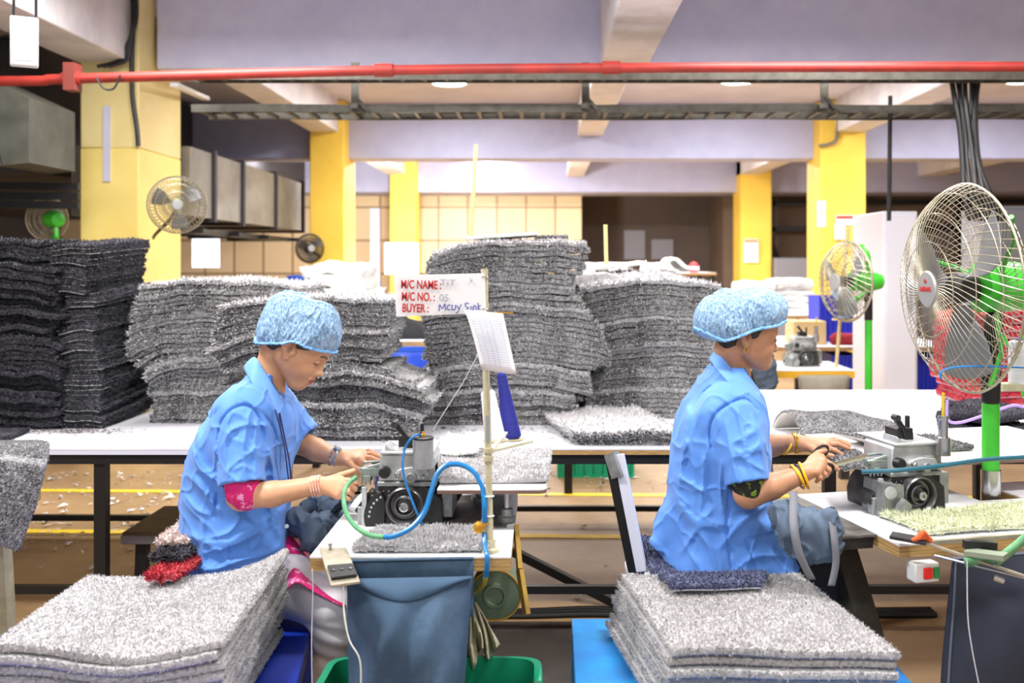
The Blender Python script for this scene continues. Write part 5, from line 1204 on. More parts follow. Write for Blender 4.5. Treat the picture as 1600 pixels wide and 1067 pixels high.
# rolled rug on long table, behind the hands
t=rugmesh('rolled_rug',lambda s,t:np.stack([PX(1250,3.92)+.44*np.asarray(s)-.03*np.asarray(t),3.86+.38*np.asarray(t)+.02*np.sin(np.asarray(s)*7),ZT+.002+.092*np.sin(np.pi*np.clip(np.asarray(t)*1.02,0,1))**.7*(1-.55*np.clip((np.asarray(s)-.55)/.45,0,1)**1.3)*(1-.12*np.sin(np.asarray(s)*6)**2)],-1),.014,'steel',ns=60,nt=40,edge=700,top=9000,tl=.007,tw=.0016)
tag(t,'dark grey rug humped over on the long table beyond the second woman\'s hands','rug')
MB().prism([P(1240,706,3.85),P(1254,664,3.95),P(1262,662,3.97),P(1285,704,3.852)],(0,.01,0)).build('folded_corner',PILE['steel'][2],t)
flat_rug('rug',((PX(1480,3.95),4.0),(PX(1640,3.95),4.0),(PX(1640,3.95),4.5),(PX(1476,4.4),4.5)),ZT,.035,'charcoal','charcoal rug with lilac bound edge on the long table under the big fan',wave=.008,edge=600,top=2500)
flat_rug('rug',((PX(1484,3.97),4.05),(PX(1640,3.97),4.03),(PX(1640,3.97),4.5),(PX(1490,4.4),4.5)),ZT+.05,.03,'charcoal','second charcoal rug folded over the lilac edged one',curl=lambda s,t:.03*np.abs(s-.4),wave=.006,edge=600,top=2000)
m=MB().tube(spline([P(1480,625,3.97),P(1481,655,3.97),P(1500,660,3.97),P(1540,648,3.97),P(1580,634,3.97),P(1598,636,3.97)],6),.006,8); tag(m.build('bound_edge',mat('lilac_binding',(176,150,226),.7)),'lilac binding strip along the charcoal rugs under the big fan','binding')
# teal tube, bag, switch, brackets
m=MB().tube(spline([P(1346,737,2.70),P(1400,735,2.68),P(1470,728,2.70),P(1540,718,2.74),P(1640,712,2.8)],6),.0062,10); tag(m.build('air_tube',HTEAL),'teal air tube crossing before the second sewing machine','tube')
m=MB().tube(spline([P(1470,592,2.8),P(1472,580,2.8),P(1500,573,2.8),P(1560,573,2.8),P(1640,576,2.85)],6),.003,8); tag(m.build('air_tube',HTHN),'thin blue tube passing across the big fan guard','tube')
t=thing('waste_bag',W(.3,-.02,.5),'navy cloth bag hanging from the front of the second machine table','bag')
def bag2(u,v): 
    p=W(.14+.62*u+(-.035*v if u<.5 else .0)*(1-2*u),-.012-.07*math.sin(min(1,v*1.5)*1.57)*math.sin(u*3.14)**.6+.010*math.sin(u*14+v*3)*v,.70-.36*v-.02*math.sin(u*5)*v); return p
MB().sheet([[bag2(u,v) for u in np.linspace(0,1,24)] for v in np.linspace(0,1,16)]).build('bag_front',NAVYC,t,solid=.004,subsurf=1)
MB().tube([bag2(u,.0) for u in np.linspace(0,1,10)],.004,6).tube([bag2(.02,v) for v in np.linspace(0,1,8)],.003,6).build('seam_cord',mat('bag_seam',(96,102,120),.8),t)
t=thing('power_switch',W(.06,-.015,.66),'white switch box with red and green buttons under the table edge','switch')
c=W(.06,-.01,.675); MB().box((-.034,-.02,-.024),(.034,.02,.024),M=Matrix.Translation(c)@Matrix.Rotation(a2,4,'Z')).build('switch_box',mat('switch_plastic',(222,222,220),.4),t,bevel=.004)
for s,rgb,n in ((.0,(222,36,36),'red_button'),(.024,(40,140,70),'green_button')): MB().box((s-.012 if s==0 else s-.008,-.026,-.014),(s+.012 if s==0 else s+.008,-.018,.014),M=Matrix.Translation(c)@Matrix.Rotation(a2,4,'Z')).build(n,mat(n,rgb,.35),t,bevel=.002)
ORG=mat('orange_cloth',(232,110,60),.85,rgb2=(214,90,46),scale=20); GRB=mat('green_ribbon',(104,168,120),.8,rgb2=(134,190,146),scale=16)
m=MB()
for k in range(4): m.tube(spline([P(1424+3*k,846,2.46),P(1436+2*k,840-3*k,2.45),P(1454,842+k*2,2.47)],4),.006,6)
tag(m.build('knotted_rag',ORG),'orange rag knotted at the corner of the second machine table','rag')
t=thing('thread_stand_arm',P(1480,865,2.42),'steel arms and plates sticking out from the front of the second table','bracket')
MB().bar(P(1392,836,2.5),P(1448,846,2.46),.05,.008).build('hinge_plate',MBLK,t); MB().bar(P(1440,846,2.47),P(1600,900,2.36),.012,.005).bar(P(1445,848,2.47),P(1600,836,2.5),.014,.01).build('arm',mat('beige_metal',(178,170,152),.4,metal=.4),t)
MB().bar(P(1510,862,2.42),P(1572,870,2.36),.04,.012).build('end_plate',mat('green_grey_plate',(130,140,120),.5),t); MB().bar(P(1506,850,2.43),P(1556,853,2.43),.018,.02).build('clamp',RUB,t); MB().cyl(P(1552,902,2.38),P(1568,908,2.375),.008).build('ferrule',CHR,t)
MB().cyl(P(1460,868,2.45),P(1640,913,2.34),.003).build('rod',CHR,t)
rows=[[P(1506+a,872+b,2.40),P(1508+a,886+b,2.41)] for a,b in ((0,0),(25,-2),(48,-8))]+[[P(1556,868,2.41),P(1560,884,2.41)],[P(1580,850,2.44),P(1584,866,2.44)],[P(1608,826,2.47),P(1610,844,2.47)]]
tag(MB().sheet(rows).build('ribbon',GRB,None,solid=.002),'pale green ribbon tied over the arm plates by the navy bag','ribbon')
m=MB().tube(spline([P(1511,875,2.40),P(1512,960,2.4),P(1518,1010,2.4),P(1530,1072,2.4)],6),.0014,5); tag(m.build('thread',THW),'white thread hanging over the navy bag','thread')
# grey sack with straps beside the second woman
sack('cloth_sack',(.55,2.35,.38),(.90,2.85,.82),[(P(1222,806,2.66),P(1250,822,2.60),.03,.042),(P(1250,822,2.60),P(1286,826,2.58),.042,.034),(P(1262,852,2.60),P(1290,850,2.58),.042,.034),(P(1232,800,2.68),P(1236,838,2.64),.028,.032),(P(1292,806,2.56),P(1298,840,2.56),.016,.022)],GREYC,'grey blue cloth sack with straps slung at the second machine table')
STRP=mat('grey_webbing',(112,114,122),.8)
def ribbon(name,pts,w,m,lab,cat='strap',th=.002):
    c=spline([P(*p) for p in pts],6); rows=[[p-Vector((S(w,p.y)/2,0,0)),p+Vector((S(w,p.y)/2,0,0))] for p in c]; return tag(MB().sheet(rows).build(name,m,None,solid=th),lab,cat)
ribbon('strap',[(1240,768,2.66),(1240,815,2.54),(1248,862,2.52),(1268,905,2.54)],13,STRP,'grey webbing strap hanging nearest the second woman\'s shirt')
ribbon('strap',[(1300,815,2.54),(1304,845,2.52),(1306,880,2.52),(1299,915,2.52)],11,STRP,'grey webbing strap hanging from the table corner')
# scissors
t=thing('scissors',P(1310,722,2.77),'pair of steel scissors in the smiling woman\'s hand','scissors')
MB().prism([P(1298,728,2.765),P(1300,722,2.765),P(1356,709,2.79),P(1354,713,2.79)],(0,.003,0)).build('blade',CHR,t); MB().prism([P(1300,731,2.77),P(1302,726,2.77),P(1358,712,2.796),P(1350,717,2.796)],(0,.003,0)).build('blade',CHR,t)
MB().torus(P(1283,706,2.79),.017,.004,(.2,1,.1),22,8,sx=1.3,sy=.8).build('handle',RUB,t); MB().torus(P(1291,735,2.755),.017,.004,(.2,1,.1),22,8,sx=1.3,sy=.8).build('handle',RUB,t)
MB().cyl(P(1300,727,2.762),P(1300,727,2.772),.005).build('pivot',CASTL,t)
flat_rug('rug',((PX(1306,2.9),2.80),(PX(1352,2.9),2.82),(PX(1356,3.0),3.1),(PX(1300,3.0),3.1)),.862,.012,'steel','small grey rug held at the second machine under the woman\'s fingers',curl=lambda s,t:.006*np.sin(s*5),wave=0,edge=500,top=900)

# ---------------- seats
SEATB=mat('white_seat_plastic',(224,226,232),.5)
t=thing('chair',(PX(1080,2.95),2.95,0),'folding chair under the second woman, dark backrest post with white edge','chair')
MB().bar(P(955,712,2.95),P(992,892,2.92),.036,.03).build('back_post',BLKM,t); MB().bar(P(967,710,2.92),P(1003,892,2.89),.014,.03).build('back_edge',mat('white_back_edge',(208,210,226),.5),t)
MB().bar(P(955,708,2.93),P(967,745,2.915),.03,.034).build('metal_cap',CAST,t)
zs=.52
MB().box((PX(985,2.9),2.72,zs-.03),(PX(1240,2.9),3.12,zs)).build('seat',SEATB,t,bevel=.008)
for x in (1000,1225):
    for y in (2.75,3.09): MB().box((PX(x,2.9)-.014,y-.014,0),(PX(x,2.9)+.014,y+.014,zs-.03)).build('leg',BLKM,t)
flat_rug('rug',((PX(1000,2.9)-.0,2.70),(PX(1240,2.9),2.70),(PX(1240,2.9),3.14),(PX(995,2.9),3.14)),zs+.001,.024,'navy','navy rug pad on the seat beneath the second woman',wave=.001,edge=1600,top=6000,tl=.011,tw=.002,ns=60,nt=30)
tag(MB().box((PX(1006,2.9),2.74,zs+.027),(PX(1238,2.9),3.1,zs+.035)).build('foam_pad',mat('white_foam_pad',(226,228,236),.8),bevel=.003),'white foam sheet between the navy rug pads','pad')
flat_rug('rug',((PX(1050,2.57),2.55),(PX(1188,2.57),2.57),(PX(1240,2.9),3.12),(PX(1004,2.9),3.12)),zs+.036,.022,'navy','upper navy rug pad touching the second woman\'s shirt hem',wave=.001,curl=lambda s,t:.02*(1-s)**2*np.clip((t-.4)/.6,0,1)+.050*np.clip((.36-t)/.22,0,1),edge=1800,top=6000,tl=.011,tw=.002,ns=60,nt=30)
t=thing('stool',(PX(370,2.95),2.95,0),'dark stool hidden under the first woman','stool')
MB().box((PX(262,2.95),2.76,.42),(PX(455,2.95),3.12,.45)).build('seat',MBLK,t)
for x in (275,440):
    for y in (2.79,3.09): MB().box((PX(x,2.95)-.015,y-.015,0),(PX(x,2.95)+.015,y+.015,.42)).build('leg',MBLK,t)
MB().box((PX(270,2.95),2.80,.45),(PX(450,2.95),3.12,.50)).build('padding',mat('red_cushion',(150,40,56),.9),t)
for st,lab,x0,x1,y0,y1,z,T_,cu in (('red','red checked rug scrap sticking out under the first woman',234,268,2.62,2.98,.606,.024,.0),('charcoal','dark rug scrap lying on the red one by the first woman',240,278,2.70,3.0,.632,.022,.0),('beige','pinkish beige shaggy scrap on top beside the first woman',250,290,2.78,3.05,.656,.018,.02)):
    flat_rug('rug',((PX(x0,y0),y0),(PX(x1,y0),y0),(PX(x1,y0)+.04,y1),(PX(x0,y0)+.02,y1)),z,T_,st,lab,wave=.003,edge=1500,top=1500,tl=.014,tw=.0025,ns=30,nt=20,curl=lambda s,t,cu=cu:cu*t)
# wooden stool behind the first woman
t=thing('stool',(PX(270,4.3),4.3,0),'dark wooden stool standing on the floor behind the first woman','stool')
zk=PZ(832,4.05); MB().box((PX(190,4.05),4.05,zk-.05),(PX(330,4.05),4.50,zk)).build('seat',mat('worn_brown_wood',(104,84,58),.6,rgb2=(70,56,40),scale=6,stretch=(1,6,6)),t,bevel=.006)
MB().box((PX(190,4.05)-.002,4.045,zk-.045),(PX(330,4.05)+.002,4.052,zk-.012)).build('front_rail',mat('grey_rail',(108,102,108),.5),t)
for x in (216,300):
    for y in (4.1,4.45): MB().bar((PX(x,4.05),y,zk-.05),(PX(x,4.05)-.01,y,0),.045).build('leg',BLKM,t)
# table end at the picture's edge with draped rug
t=thing('sewing_table',(-1.8,3.05,0),'end of another machine table under the draped dark rug','table')
MB().box((-2.2,2.95,.735),(-1.59,3.15,.741)).build('tabletop',TOPW,t); MB().box((-2.199,2.951,.70),(-1.591,3.149,.735)).build('edge_board',PLYF,t)
MB().bar((PX(-4,3.0),3.0,.70),(PX(16,3.0),3.0,.0),.05).build('leg',mat('pale_leg',(176,172,150),.6,rgb2=(140,136,112),scale=8),t); MB().box((-2.15,3.05,.42),(PX(12,3.05),3.08,.69)).build('leg_panel',mat('dark_panel',(24,26,44),.6),t)
drape([(-60,830,2.89),(-60,760,2.90),(-60,712,2.94),(-60,705,3.12),(-60,700,3.4)],[(30,857,2.90),(56,790,2.92),(72,728,2.95),(75,703,3.14),(60,698,3.4)],'rug','steel','dark grey rug draped over the table corner at the picture edge',T=.022,ns=60,nt=60,edge=1800,top=16000,tl=.007,tw=.0016)
# ================================================================== fans
GREEN=mat('fan_green',(72,196,58),.35,rgb2=(60,180,48),scale=6)
WIRE=mat('fan_guard_wire',(176,168,148),.38,metal=.7)
BLADE=mat('fan_blade',(122,124,126),.4,metal=.4)
def fan(name,c,axis,R_,lab,front=.115,rear=.07,nw=72,wr=.0016,mot=True,wire=WIRE,green=GREEN,twist=.55,motor=(.075,.22),plate=.055,tag_text=None):
    c=Vector(c); a=Vector(axis).normalized(); up=Vector((0,0,1)); e1=a.cross(up).normalized(); e2=e1.cross(a).normalized()
    t=thing(name,c,lab,'fan')
    pt=lambda r,th,d: c+(e1*math.cos(th)+e2*math.sin(th))*r+a*d
    def guard(dep,r0,n,tw,nm):
        m=MB(); N=12
        for k in range(n):
            th=2*math.pi*k/n; pts=[]
            for i in range(N+1):
                f=i/N; r=r0+(R_-r0)*math.sin(f*math.pi/2)**.9 if True else 0
                q=(r-r0)/(R_-r0); pts.append(pt(r,th+tw*q*(1 if q<1 else 1),dep*(1-q**3.2)**.75))
            m.tube(pts,wr,4,caps=False)
        for q in ((.0,),(.34,),(.67,),(.9,)):
            r=r0+(R_-r0)*q[0]; m.tube([pt(r,2*math.pi*i/48,dep*(1-q[0]**3.2)**.75) for i in range(48)],wr*1.15,5,closed=True)
        return m.build(nm,wire,t)
    guard(front,plate,nw,twist,'front_guard'); guard(-rear,.085*R_/.3,nw,-.15,'rear_guard')
    for d in (-.004,.006): pass
    MB().tube([pt(R_+.001,2*math.pi*i/64,0) for i in range(64)],wr*2.8,8,closed=True).build('rim_ring',wire,t)
    hp=MB().lathe([(plate,-.004),(plate+.002,.0),(plate-.004,.006),(.002,.007)],c+a*front,a,32).build('hub_plate',mat('hub_plate_grey',(168,168,168),.4,metal=.3),t)
    for k in range(3):
        rows=[]
        for i in range(9):
            f=i/8; r=.05*R_/.3+(R_*.88-.05*R_/.3)*f; wd=(.35+.75*math.sin(min(1,f*1.15)*2.2))*.5
            rows.append([pt(r,2*math.pi*k/3+.4+wd*(g-.5)*1.6,.012+.05*(g-.5)) for g in np.linspace(0,1,7)])
        MB().sheet(rows).build('blade',BLADE,t,solid=.002,subsurf=1)
    MB().lathe([(.04*R_/.3,-.03),(.045*R_/.3,.03),(.03*R_/.3,.045)],c,a,20).build('blade_hub',MBLK,t)
    if mot:
        r,l=motor; MB().lathe([(r*.55,-.035),(r,-.045),(r,-l*.72),(r*.8,-l*.93),(r*.3,-l)],c,a,28).build('motor_housing',green,t)
    return t,pt,e1,e2,a,c
cF=P(1507,450,2.98); ang=math.radians(84)
t,pt,e1,e2,a,c=fan('pedestal_fan',cF,(-math.sin(ang),-math.cos(ang),-.03),.31,'big pedestal fan with bare wire guard, green motor and green pole beside the smiling woman',nw=68,wr=.0014)
o=text('lettering','ALMONARD',.020,c+a*(.115+.0082),(0,0,0),RTXT,t,xs=.62,bold=.0004)
M=Matrix((-e1,e2,a)).transposed(); M=Matrix(((e1.x*-1,e2.x,a.x),(e1.y*-1,e2.y,a.y),(e1.z*-1,e2.z,a.z)))
if M.determinant()<0: M=Matrix(((e1.x,e2.x,a.x),(e1.y,e2.y,a.y),(e1.z,e2.z,a.z)))
o.rotation_euler=M.to_euler(); o.location=(a*(.115+.0082))+(M@Vector((-.036,-.006,0)))
m=MB(); cc=c+a*(.115+.0078)+M@Vector((0,.024,0)); m.torus(cc,.006,.0012,a,16,5); m.bar(cc-M@Vector((.004,0,0)),cc+M@Vector((.004,0,0)),.002).build('emblem',RTXT,t)
for th in (.3,2.4,4.4): MB().tube([pt(.30,th,-.02),pt(.2,th,-.075),pt(.075,th,-.085)],.008,8).build('guard_bracket',GREEN,t)
pc=c-a*.10; xp,yp_=PX(1548,3.03),3.03
MB().tube([(pc.x,pc.y,pc.z-.06),(xp,yp_,pc.z-.2),(xp,yp_,PZ(628,3.03))],[.024,.03,.027],16).build('tilt_neck',BLKM,t)
MB().cyl((xp,yp_,PZ(630,3.03)),(xp,yp_,.03),.0255).build('pole',GREEN,t); MB().cyl((xp,yp_,.82),(xp,yp_,.70),.029).build('chrome_sleeve',CHR,t)
MB().lathe([(.24,0),(.24,.015),(.05,.045),(.03,.06)],(xp,yp_,0),(0,0,1),36).build('base',MBLK,t)
m=MB().tube(spline([P(1556,505,3.2),P(1585,560,3.25),P(1600,620,3.2)],5),.006,6); m.bar(P(1600,520,3.2),P(1592,580,3.2),.02).build('oscillator_link',GREEN,t)
# wall fan on the first pillar
t,pt,e1,e2,a,c=fan('wall_fan',P(277,320,7.0),(.34,-.94,-.05),.197,'wall fan in a round wire guard fixed to the first yellow pillar',front=.07,rear=.05,nw=44,wr=.0022,motor=(.045,.13),plate=.036)
MB().tube(spline([c-a*.10,c-a*.12+Vector((-.05,.0,-.10)),P(243,366,7.3),P(240,372,7.42)],5),.012,8).build('wall_arm',MBLK,t)
t,pt,e1,e2,a,c=fan('wall_fan',P(74,342,7.2),(-.80,.55,.05),.155,'small green wall fan showing its motor above the black rug pile',front=.06,rear=.05,nw=40,wr=.0022,motor=(.062,.16),plate=.034,twist=.2)
MB().tube(spline([c-a*.10,c-a*.12+Vector((.0,.0,-.12)),P(84,372,7.2),P(120,385,7.25)],5),.016,8).build('wall_arm',GREEN,t)
t,pt,e1,e2,a,c=fan('wall_fan',P(484,388,11.2),(.5,-.85,0),.16,'dark wall fan at the second yellow pillar',front=.06,rear=.05,nw=36,wr=.003,wire=MBLK,green=MBLK,motor=(.05,.14),plate=.04)
MB().tube([c-a*.1,P(500,400,11.62)],.02,8).build('wall_arm',MBLK,t)
# distant pedestal fan
t,pt,e1,e2,a,c=fan('pedestal_fan',P(1322,440,5.9),(-.93,-.35,0),.235,'green pedestal fan standing far behind beyond the long table',front=.08,rear=.06,nw=40,wr=.0022,motor=(.058,.26),plate=.05)
xq,yq=PX(1357,6.0),6.0
MB().tube([c-a*.14,(xq,yq,PZ(470,6.0)),(xq,yq,PZ(500,6.0))],[.03,.025,.025],10).build('tilt_neck',BLKM,t); MB().cyl((xq,yq,PZ(500,6)),(xq,yq,.03),.022).build('pole',GREEN,t)
MB().lathe([(.22,0),(.22,.02),(.03,.06)],(xq,yq,0),(0,0,1),28).build('base',MBLK,t)
MB().tube(spline([P(1345,385,5.95),P(1354,395,5.9),P(1358,425,5.92)],5),.018,8).build('guard_bracket',GREEN,t); MB().tube(spline([P(1330,472,5.9),P(1345,462,5.9),P(1357,452,5.95)],5),.016,8).build('guard_bracket',GREEN,t)

# ================================================================== behind the tables
CAB=mat('cabinet_white',(224,222,232),.5); CABD=mat('cabinet_grey',(132,132,140),.5); DBL=mat('drum_blue',(22,70,196),.45,rgb2=(16,54,160),scale=6)
def cabinet(px0,py0,px1,py1,Y,d,m,lab,name='cabinet'):
    t=thing(name,(PX((px0+px1)/2,Y),Y,0),lab,'cabinet'); x0,x1=PX(px0,Y),PX(px1,Y); zt=PZ(py0,Y)
    MB().box((x0,Y,0),(x1,Y+d,zt)).build('body',m,t,bevel=.01)
    MB().box((x0+.02,Y-.015,.1),(x1-.02,Y,zt-.03)).build('door',m,t,bevel=.004); MB().bar((x1-.06,Y-.03,zt*.62),(x1-.06,Y-.03,zt*.72),.02).build('handle',CHR,t)
    return t
cabinet(1380,330,1434,0,7.0,.7,CAB,'tall white cabinet standing behind the big fan')
cabinet(1563,322,1660,0,7.4,.7,CABD,'tall grey cabinet behind the big fan guard')
cabinet(1212,403,1276,0,17.0,.5,CABD,'low grey metal cabinet against the far brown wall')
def paper(pts,Y,lab,m=PW,head=None,lines=True,name='notice'):
    t=thing(name,P(*pts[3],Y),lab,'notice'); MB().pprism(pts,Y,Y+.004).build('sheet',m,t)
    (x0,y0),(x1,_),(_,y1)=pts[0],pts[1],pts[2]
    if head: MB().pprism([(x0+1,y0+1),(x1-1,y0+1),(x1-1,y0+6),(x0+1,y0+6)],Y-.003,Y).build('heading_band',head,t)
    if lines:
        b=MB(); n=int((y1-y0)//6)
        for k in range(1,n): b.bar(P(x0+3,y0+4+6*k,Y-.002),P(x1-3,y0+4+6*k,Y-.002),.008,.002)
        b.build('printed_lines',GTXT,t)
    return t
paper([(1306,336),(1335,336),(1335,352),(1306,352)],11.58,'notice with red heading on the papered yellow pillar',head=mat('red_heading',(200,60,50),.6))
paper([(1304,350),(1320,350),(1320,374),(1304,374)],11.57,'small white notice under the red headed one')
paper([(1277,314),(1290,314),(1290,332),(1277,332)],11.58,'pale notice at the edge of the papered pillar, upper one')
paper([(1277,334),(1290,334),(1290,354),(1277,354)],11.58,'pale notice at the edge of the papered pillar, lower one')
paper([(1162,373),(1185,373),(1185,410),(1162,410)],17.15,'notice with a picture on the far yellow pillar',head=mat('ochre_print',(190,150,110),.6))
paper([(975,360),(1008,360),(1008,405),(975,405)],20.45,'dim grey notice on the wall of the dark recess',m=mat('dim_paper',(150,150,160),.7))
paper([(1018,374),(1052,374),(1052,405),(1018,405)],20.45,'second dim notice on the recess wall',m=mat('dim_paper',(150,150,160),.7))
# lit window panel and work light
tag(MB().pbox(300,366,341,418,12.0,12.05).build('window_screen',emit('bright_screen',(226,232,250),1.6)),'bright white lit panel below the galvanised duct','lit panel')
t=thing('work_light',P(625,405,14),'glaring white work light behind the tall middle pile','light')
MB().pbox(602,380,652,428,14.0,14.06).build('light_panel',emit('work_light_glow',(255,252,240),6),t); MB().bar(P(626,428,14.03),(P(626,428,14.03).x,14.03,0),.05).build('stand',MBLK,t)
o=lamp(P(640,330,13.4).x,13.3,1.9,140,.6,.6,aim=(P(700,300,18.6).x,18.6,1.7))  # area light beside the work light, aimed at the back wall
tag(MB().box((PX(578,7.2),7.2,0),(PX(592,7.2),7.26,PZ(325,7.2))).build('white_post',CAB),'white upright post between the second and third yellow pillars','post')
# table with pale pile and drums behind the first woman
def plain_table(x0,x1,y0,y1,lab,zt=ZT,m=WLAM,edge=EDGE):
    t=thing('work_table',((x0+x1)/2,(y0+y1)/2,0),lab,'table')
    MB().box((x0,y0,zt-.006),(x1,y1,zt)).build('tabletop',m,t); MB().box((x0+.001,y0+.001,zt-.035),(x1-.001,y1-.001,zt-.006)).build('edge_board',edge,t)
    for x in (x0+.05,x1-.05):
        for y in (y0+.05,y1-.05): MB().box((x-.025,y-.025,0),(x+.025,y+.025,zt-.035)).build('leg',BLKM,t)
    return t
plain_table(PX(440,6.3),PX(900,6.3),6.2,7.1,'work table behind the rug piles with pale rugs and blue drums',zt=.76)
def bundle_pile(px0,px1,pyt,Yf,D,n,style,colour,where,group,zb):
    zt=PZ(pyt,Yf); pb=HZ+(H-zb)*F/Yf
    return stack([(pb,px0,px1,3,2),(pyt+.4*(pb-pyt),px0-3,px1+4,5,5),(pyt,px0+6,px1-6,7,4)],n,Yf,D,style,colour,where,group,wave=.012,jit=.02,edge=350,ns=16,nt=6)
bundle_pile(480,574,410,6.35,.5,9,'white','white','the pale pile beyond the first woman','rugs in the pale far pile',.761)
bundle_pile(880,1062,424,5.0-.02,.42,10,'grey','grey','the low wide pile behind the broad pile','rugs in the low wide pile',.7405)
for x,w_,py,Y,lab in ((1032,60,412,5.02,'white folded rug lying on the low wide pile'),(930,80,418,5.0,'white rug laid flat on the low wide pile')):
    zz=PZ(424,4.98)+.004; flat_rug('rug',((PX(x,Y),Y),(PX(x+w_,Y),Y),(PX(x+w_-8,Y),Y+.34),(PX(x+6,Y),Y+.34)),zz,.02,'white',lab,curl=lambda s,t,x=x:(.05*np.exp(-((s-.35)/.22)**2) if x>1000 else .03*s),wave=0,edge=200)
def drum(px,pyt,Y,r,lab,zb=0.):
    c=Vector((PX(px,Y),Y,zb)); h=PZ(pyt,Y)-zb; t=thing('plastic_drum',c,lab,'drum','blue drums')
    MB().lathe([(r*.92,0),(r,.04),(r,h*.33),(r*1.03,h*.35),(r,h*.37),(r,h*.66),(r*1.03,h*.68),(r,h*.7),(r*.98,h-.03),(r*.9,h)],c,(0,0,1),28).build('barrel',DBL,t); MB().lathe([(r*.92,0),(r*.92,.025),(r*.3,.03)],c+Vector((0,0,h)),(0,0,1),28).build('lid',mat('drum_lid',(30,80,190),.45),t)
drum(575,432,7.6,.10,'blue drum behind the pale far pile'); drum(466,436,7.6,.10,'blue drum showing beside the sagging pile')
drum(640,545,5.75,.20,'blue drum in the gap under the work table beyond the sign')
m=MB().pbox(618,500,662,530,6.15,6.19); 
sack('cloth_sack',(PX(600,5.5),5.55,.74),(PX(690,5.5),6.0,1.15),[(P(622,520,5.75),P(668,522,5.75),.05,.05),(P(630,505,5.75),P(655,512,5.75),.04,.04)],mat('black_cloth',(34,34,38),.85),'black cloth heap in the gap between the two middle piles',h=.012)
plain_table(PX(600,5.7),PX(700,5.7),5.60,6.02,'small white side table in the gap between the middle piles',zt=PZ(532,5.6))
# sticks
BAMB=mat('bamboo',(226,206,150),.6,rgb2=(206,180,120),scale=10)
tag(MB().cyl(P(744,226,5.3),(PX(722,5.3),5.3,.74),.011).build('bamboo_stick',BAMB),'pale yellow stick leaning up behind the tall middle pile','stick')
tag(MB().cyl(P(946,351,5.47),(PX(952,5.47),5.47,.74),.011).build('bamboo_stick',BAMB),'short bamboo stick rising behind the broad pile','stick')
# green crate on the floor, floor shade sheet, cable, floor bar
def crate(c,sx,sy,h,m,lab,name='plastic_crate'):
    c=Vector(c); t=thing(name,c,lab,'crate'); b=MB()
    for x0,y0,x1,y1 in ((-sx,-sy,sx,-sy+.012),(-sx,sy-.012,sx,sy),(-sx,-sy,-sx+.012,sy),(sx-.012,-sy,sx,sy)): b.box((c.x+x0,c.y+y0,c.z),(c.x+x1,c.y+y1,c.z+h))
    b.build('walls',m,t); MB().box((c.x-sx,c.y-sy,c.z),(c.x+sx,c.y+sy,c.z+.012)).build('floor_panel',m,t)
    r=MB()
    for i in range(9): x=c.x-sx+2*sx*i/8; r.box((x-.01,c.y-sy-.012,c.z),(x+.01,c.y-sy,c.z+h))
    for z in (.0,h*.5,h-.02): r.box((c.x-sx-.01,c.y-sy-.014,c.z+z),(c.x+sx+.01,c.y-sy,c.z+z+.02))
    r.build('ribs',m,t); return t
crate((PX(931,6.7),6.9,0),.25,.18,.28,mat('crate_green',(26,172,124),.45),'green ribbed crate on the floor under the long table')
tag(MB().box((-.35,2.6,.001),(.75,4.0,.008)).build('floor_shade_sheet',mat('floor_shade_dark',(34,29,26),.75,rgb2=(56,48,42),scale=9)),'dark sheet standing for shade on the floor between the two benches','shade sheet')  # dark sheet laid in to stand for the shade between the benches
m=MB()
for k in range(3): m.tube(spline([(-.4,4.06+.03*k,.014),(-.1,4.05+.025*k,.014),(.2,4.07+.03*k,.014),(.5,4.05+.02*k,.014),(1.6,4.06+.03*k,.014)],6),.012,7)
tag(m.build('floor_cable',CABL),'black cables lying on the floor beneath the long table','cable')
tag(MB().bar((PX(800,4.35),4.35,.19),(PX(975,4.15),4.15,.012),.03,.035).build('metal_bar',BLKM),'dark flat bar propped slantwise on the floor under the long table','bar')
# far stations on the right
yS=6.55
t=thing('sewing_table',(PX(1265,yS),yS,0),'yellow edged machine table far behind the smiling woman','table')
MB().box((PX(1196,yS),yS,.735),(PX(1336,yS),yS+.6,.741)).build('tabletop',TOPW,t); MB().box((PX(1196,yS)+.001,yS+.001,.69),(PX(1336,yS)-.001,yS+.599,.735)).build('edge_board',mat('yellow_edge',(226,172,40),.5),t)
for x in (1206,1328): MB().box((PX(x,yS)-.03,yS+.1,0),(PX(x,yS)+.03,yS+.16,.69)).build('leg',MBLK,t)
m3=copytree(m2); m3['label']='small distant sewing machine on the yellow edged table'; m3.location=(PX(1258,6.8),6.78,.741); m3.rotation_euler=(0,0,0)
MB_=MB().sheet([[P(1246+u*82+(4-8*u)*v,586+v*44,yS-.02-.08*math.sin(u*3.14)*math.sin(v*2.6)) for u in np.linspace(0,1,12)] for v in np.linspace(0,1,8)])
tag(MB_.build('waste_bag',mat('khaki_bag',(150,142,126),.85,rgb2=(132,124,110),scale=6),None,solid=.006),'khaki cloth bag hanging from the yellow edged table','bag')
sack('cloth_sack',(PX(1165,6.5),6.3,.3),(PX(1225,6.5),6.8,1.0),[(P(1188,575,6.5),P(1196,606,6.5),.06,.05),(P(1200,570,6.5),P(1205,598,6.5),.05,.04)],GREYC,'grey cloth sack hanging by the far yellow edged table',h=.012)
plain_table(PX(1170,8.4),PX(1500,8.4),8.4,9.6,'far long white table with blue crates on and under it')
tag(MB().box((PX(1240,8.6),8.6,.741),(PX(1291,8.6),8.9,.741+.20)).build('cardboard_box',mat('cardboard',(206,176,124),.8),bevel=.004),'small cardboard box on the far long table','box')
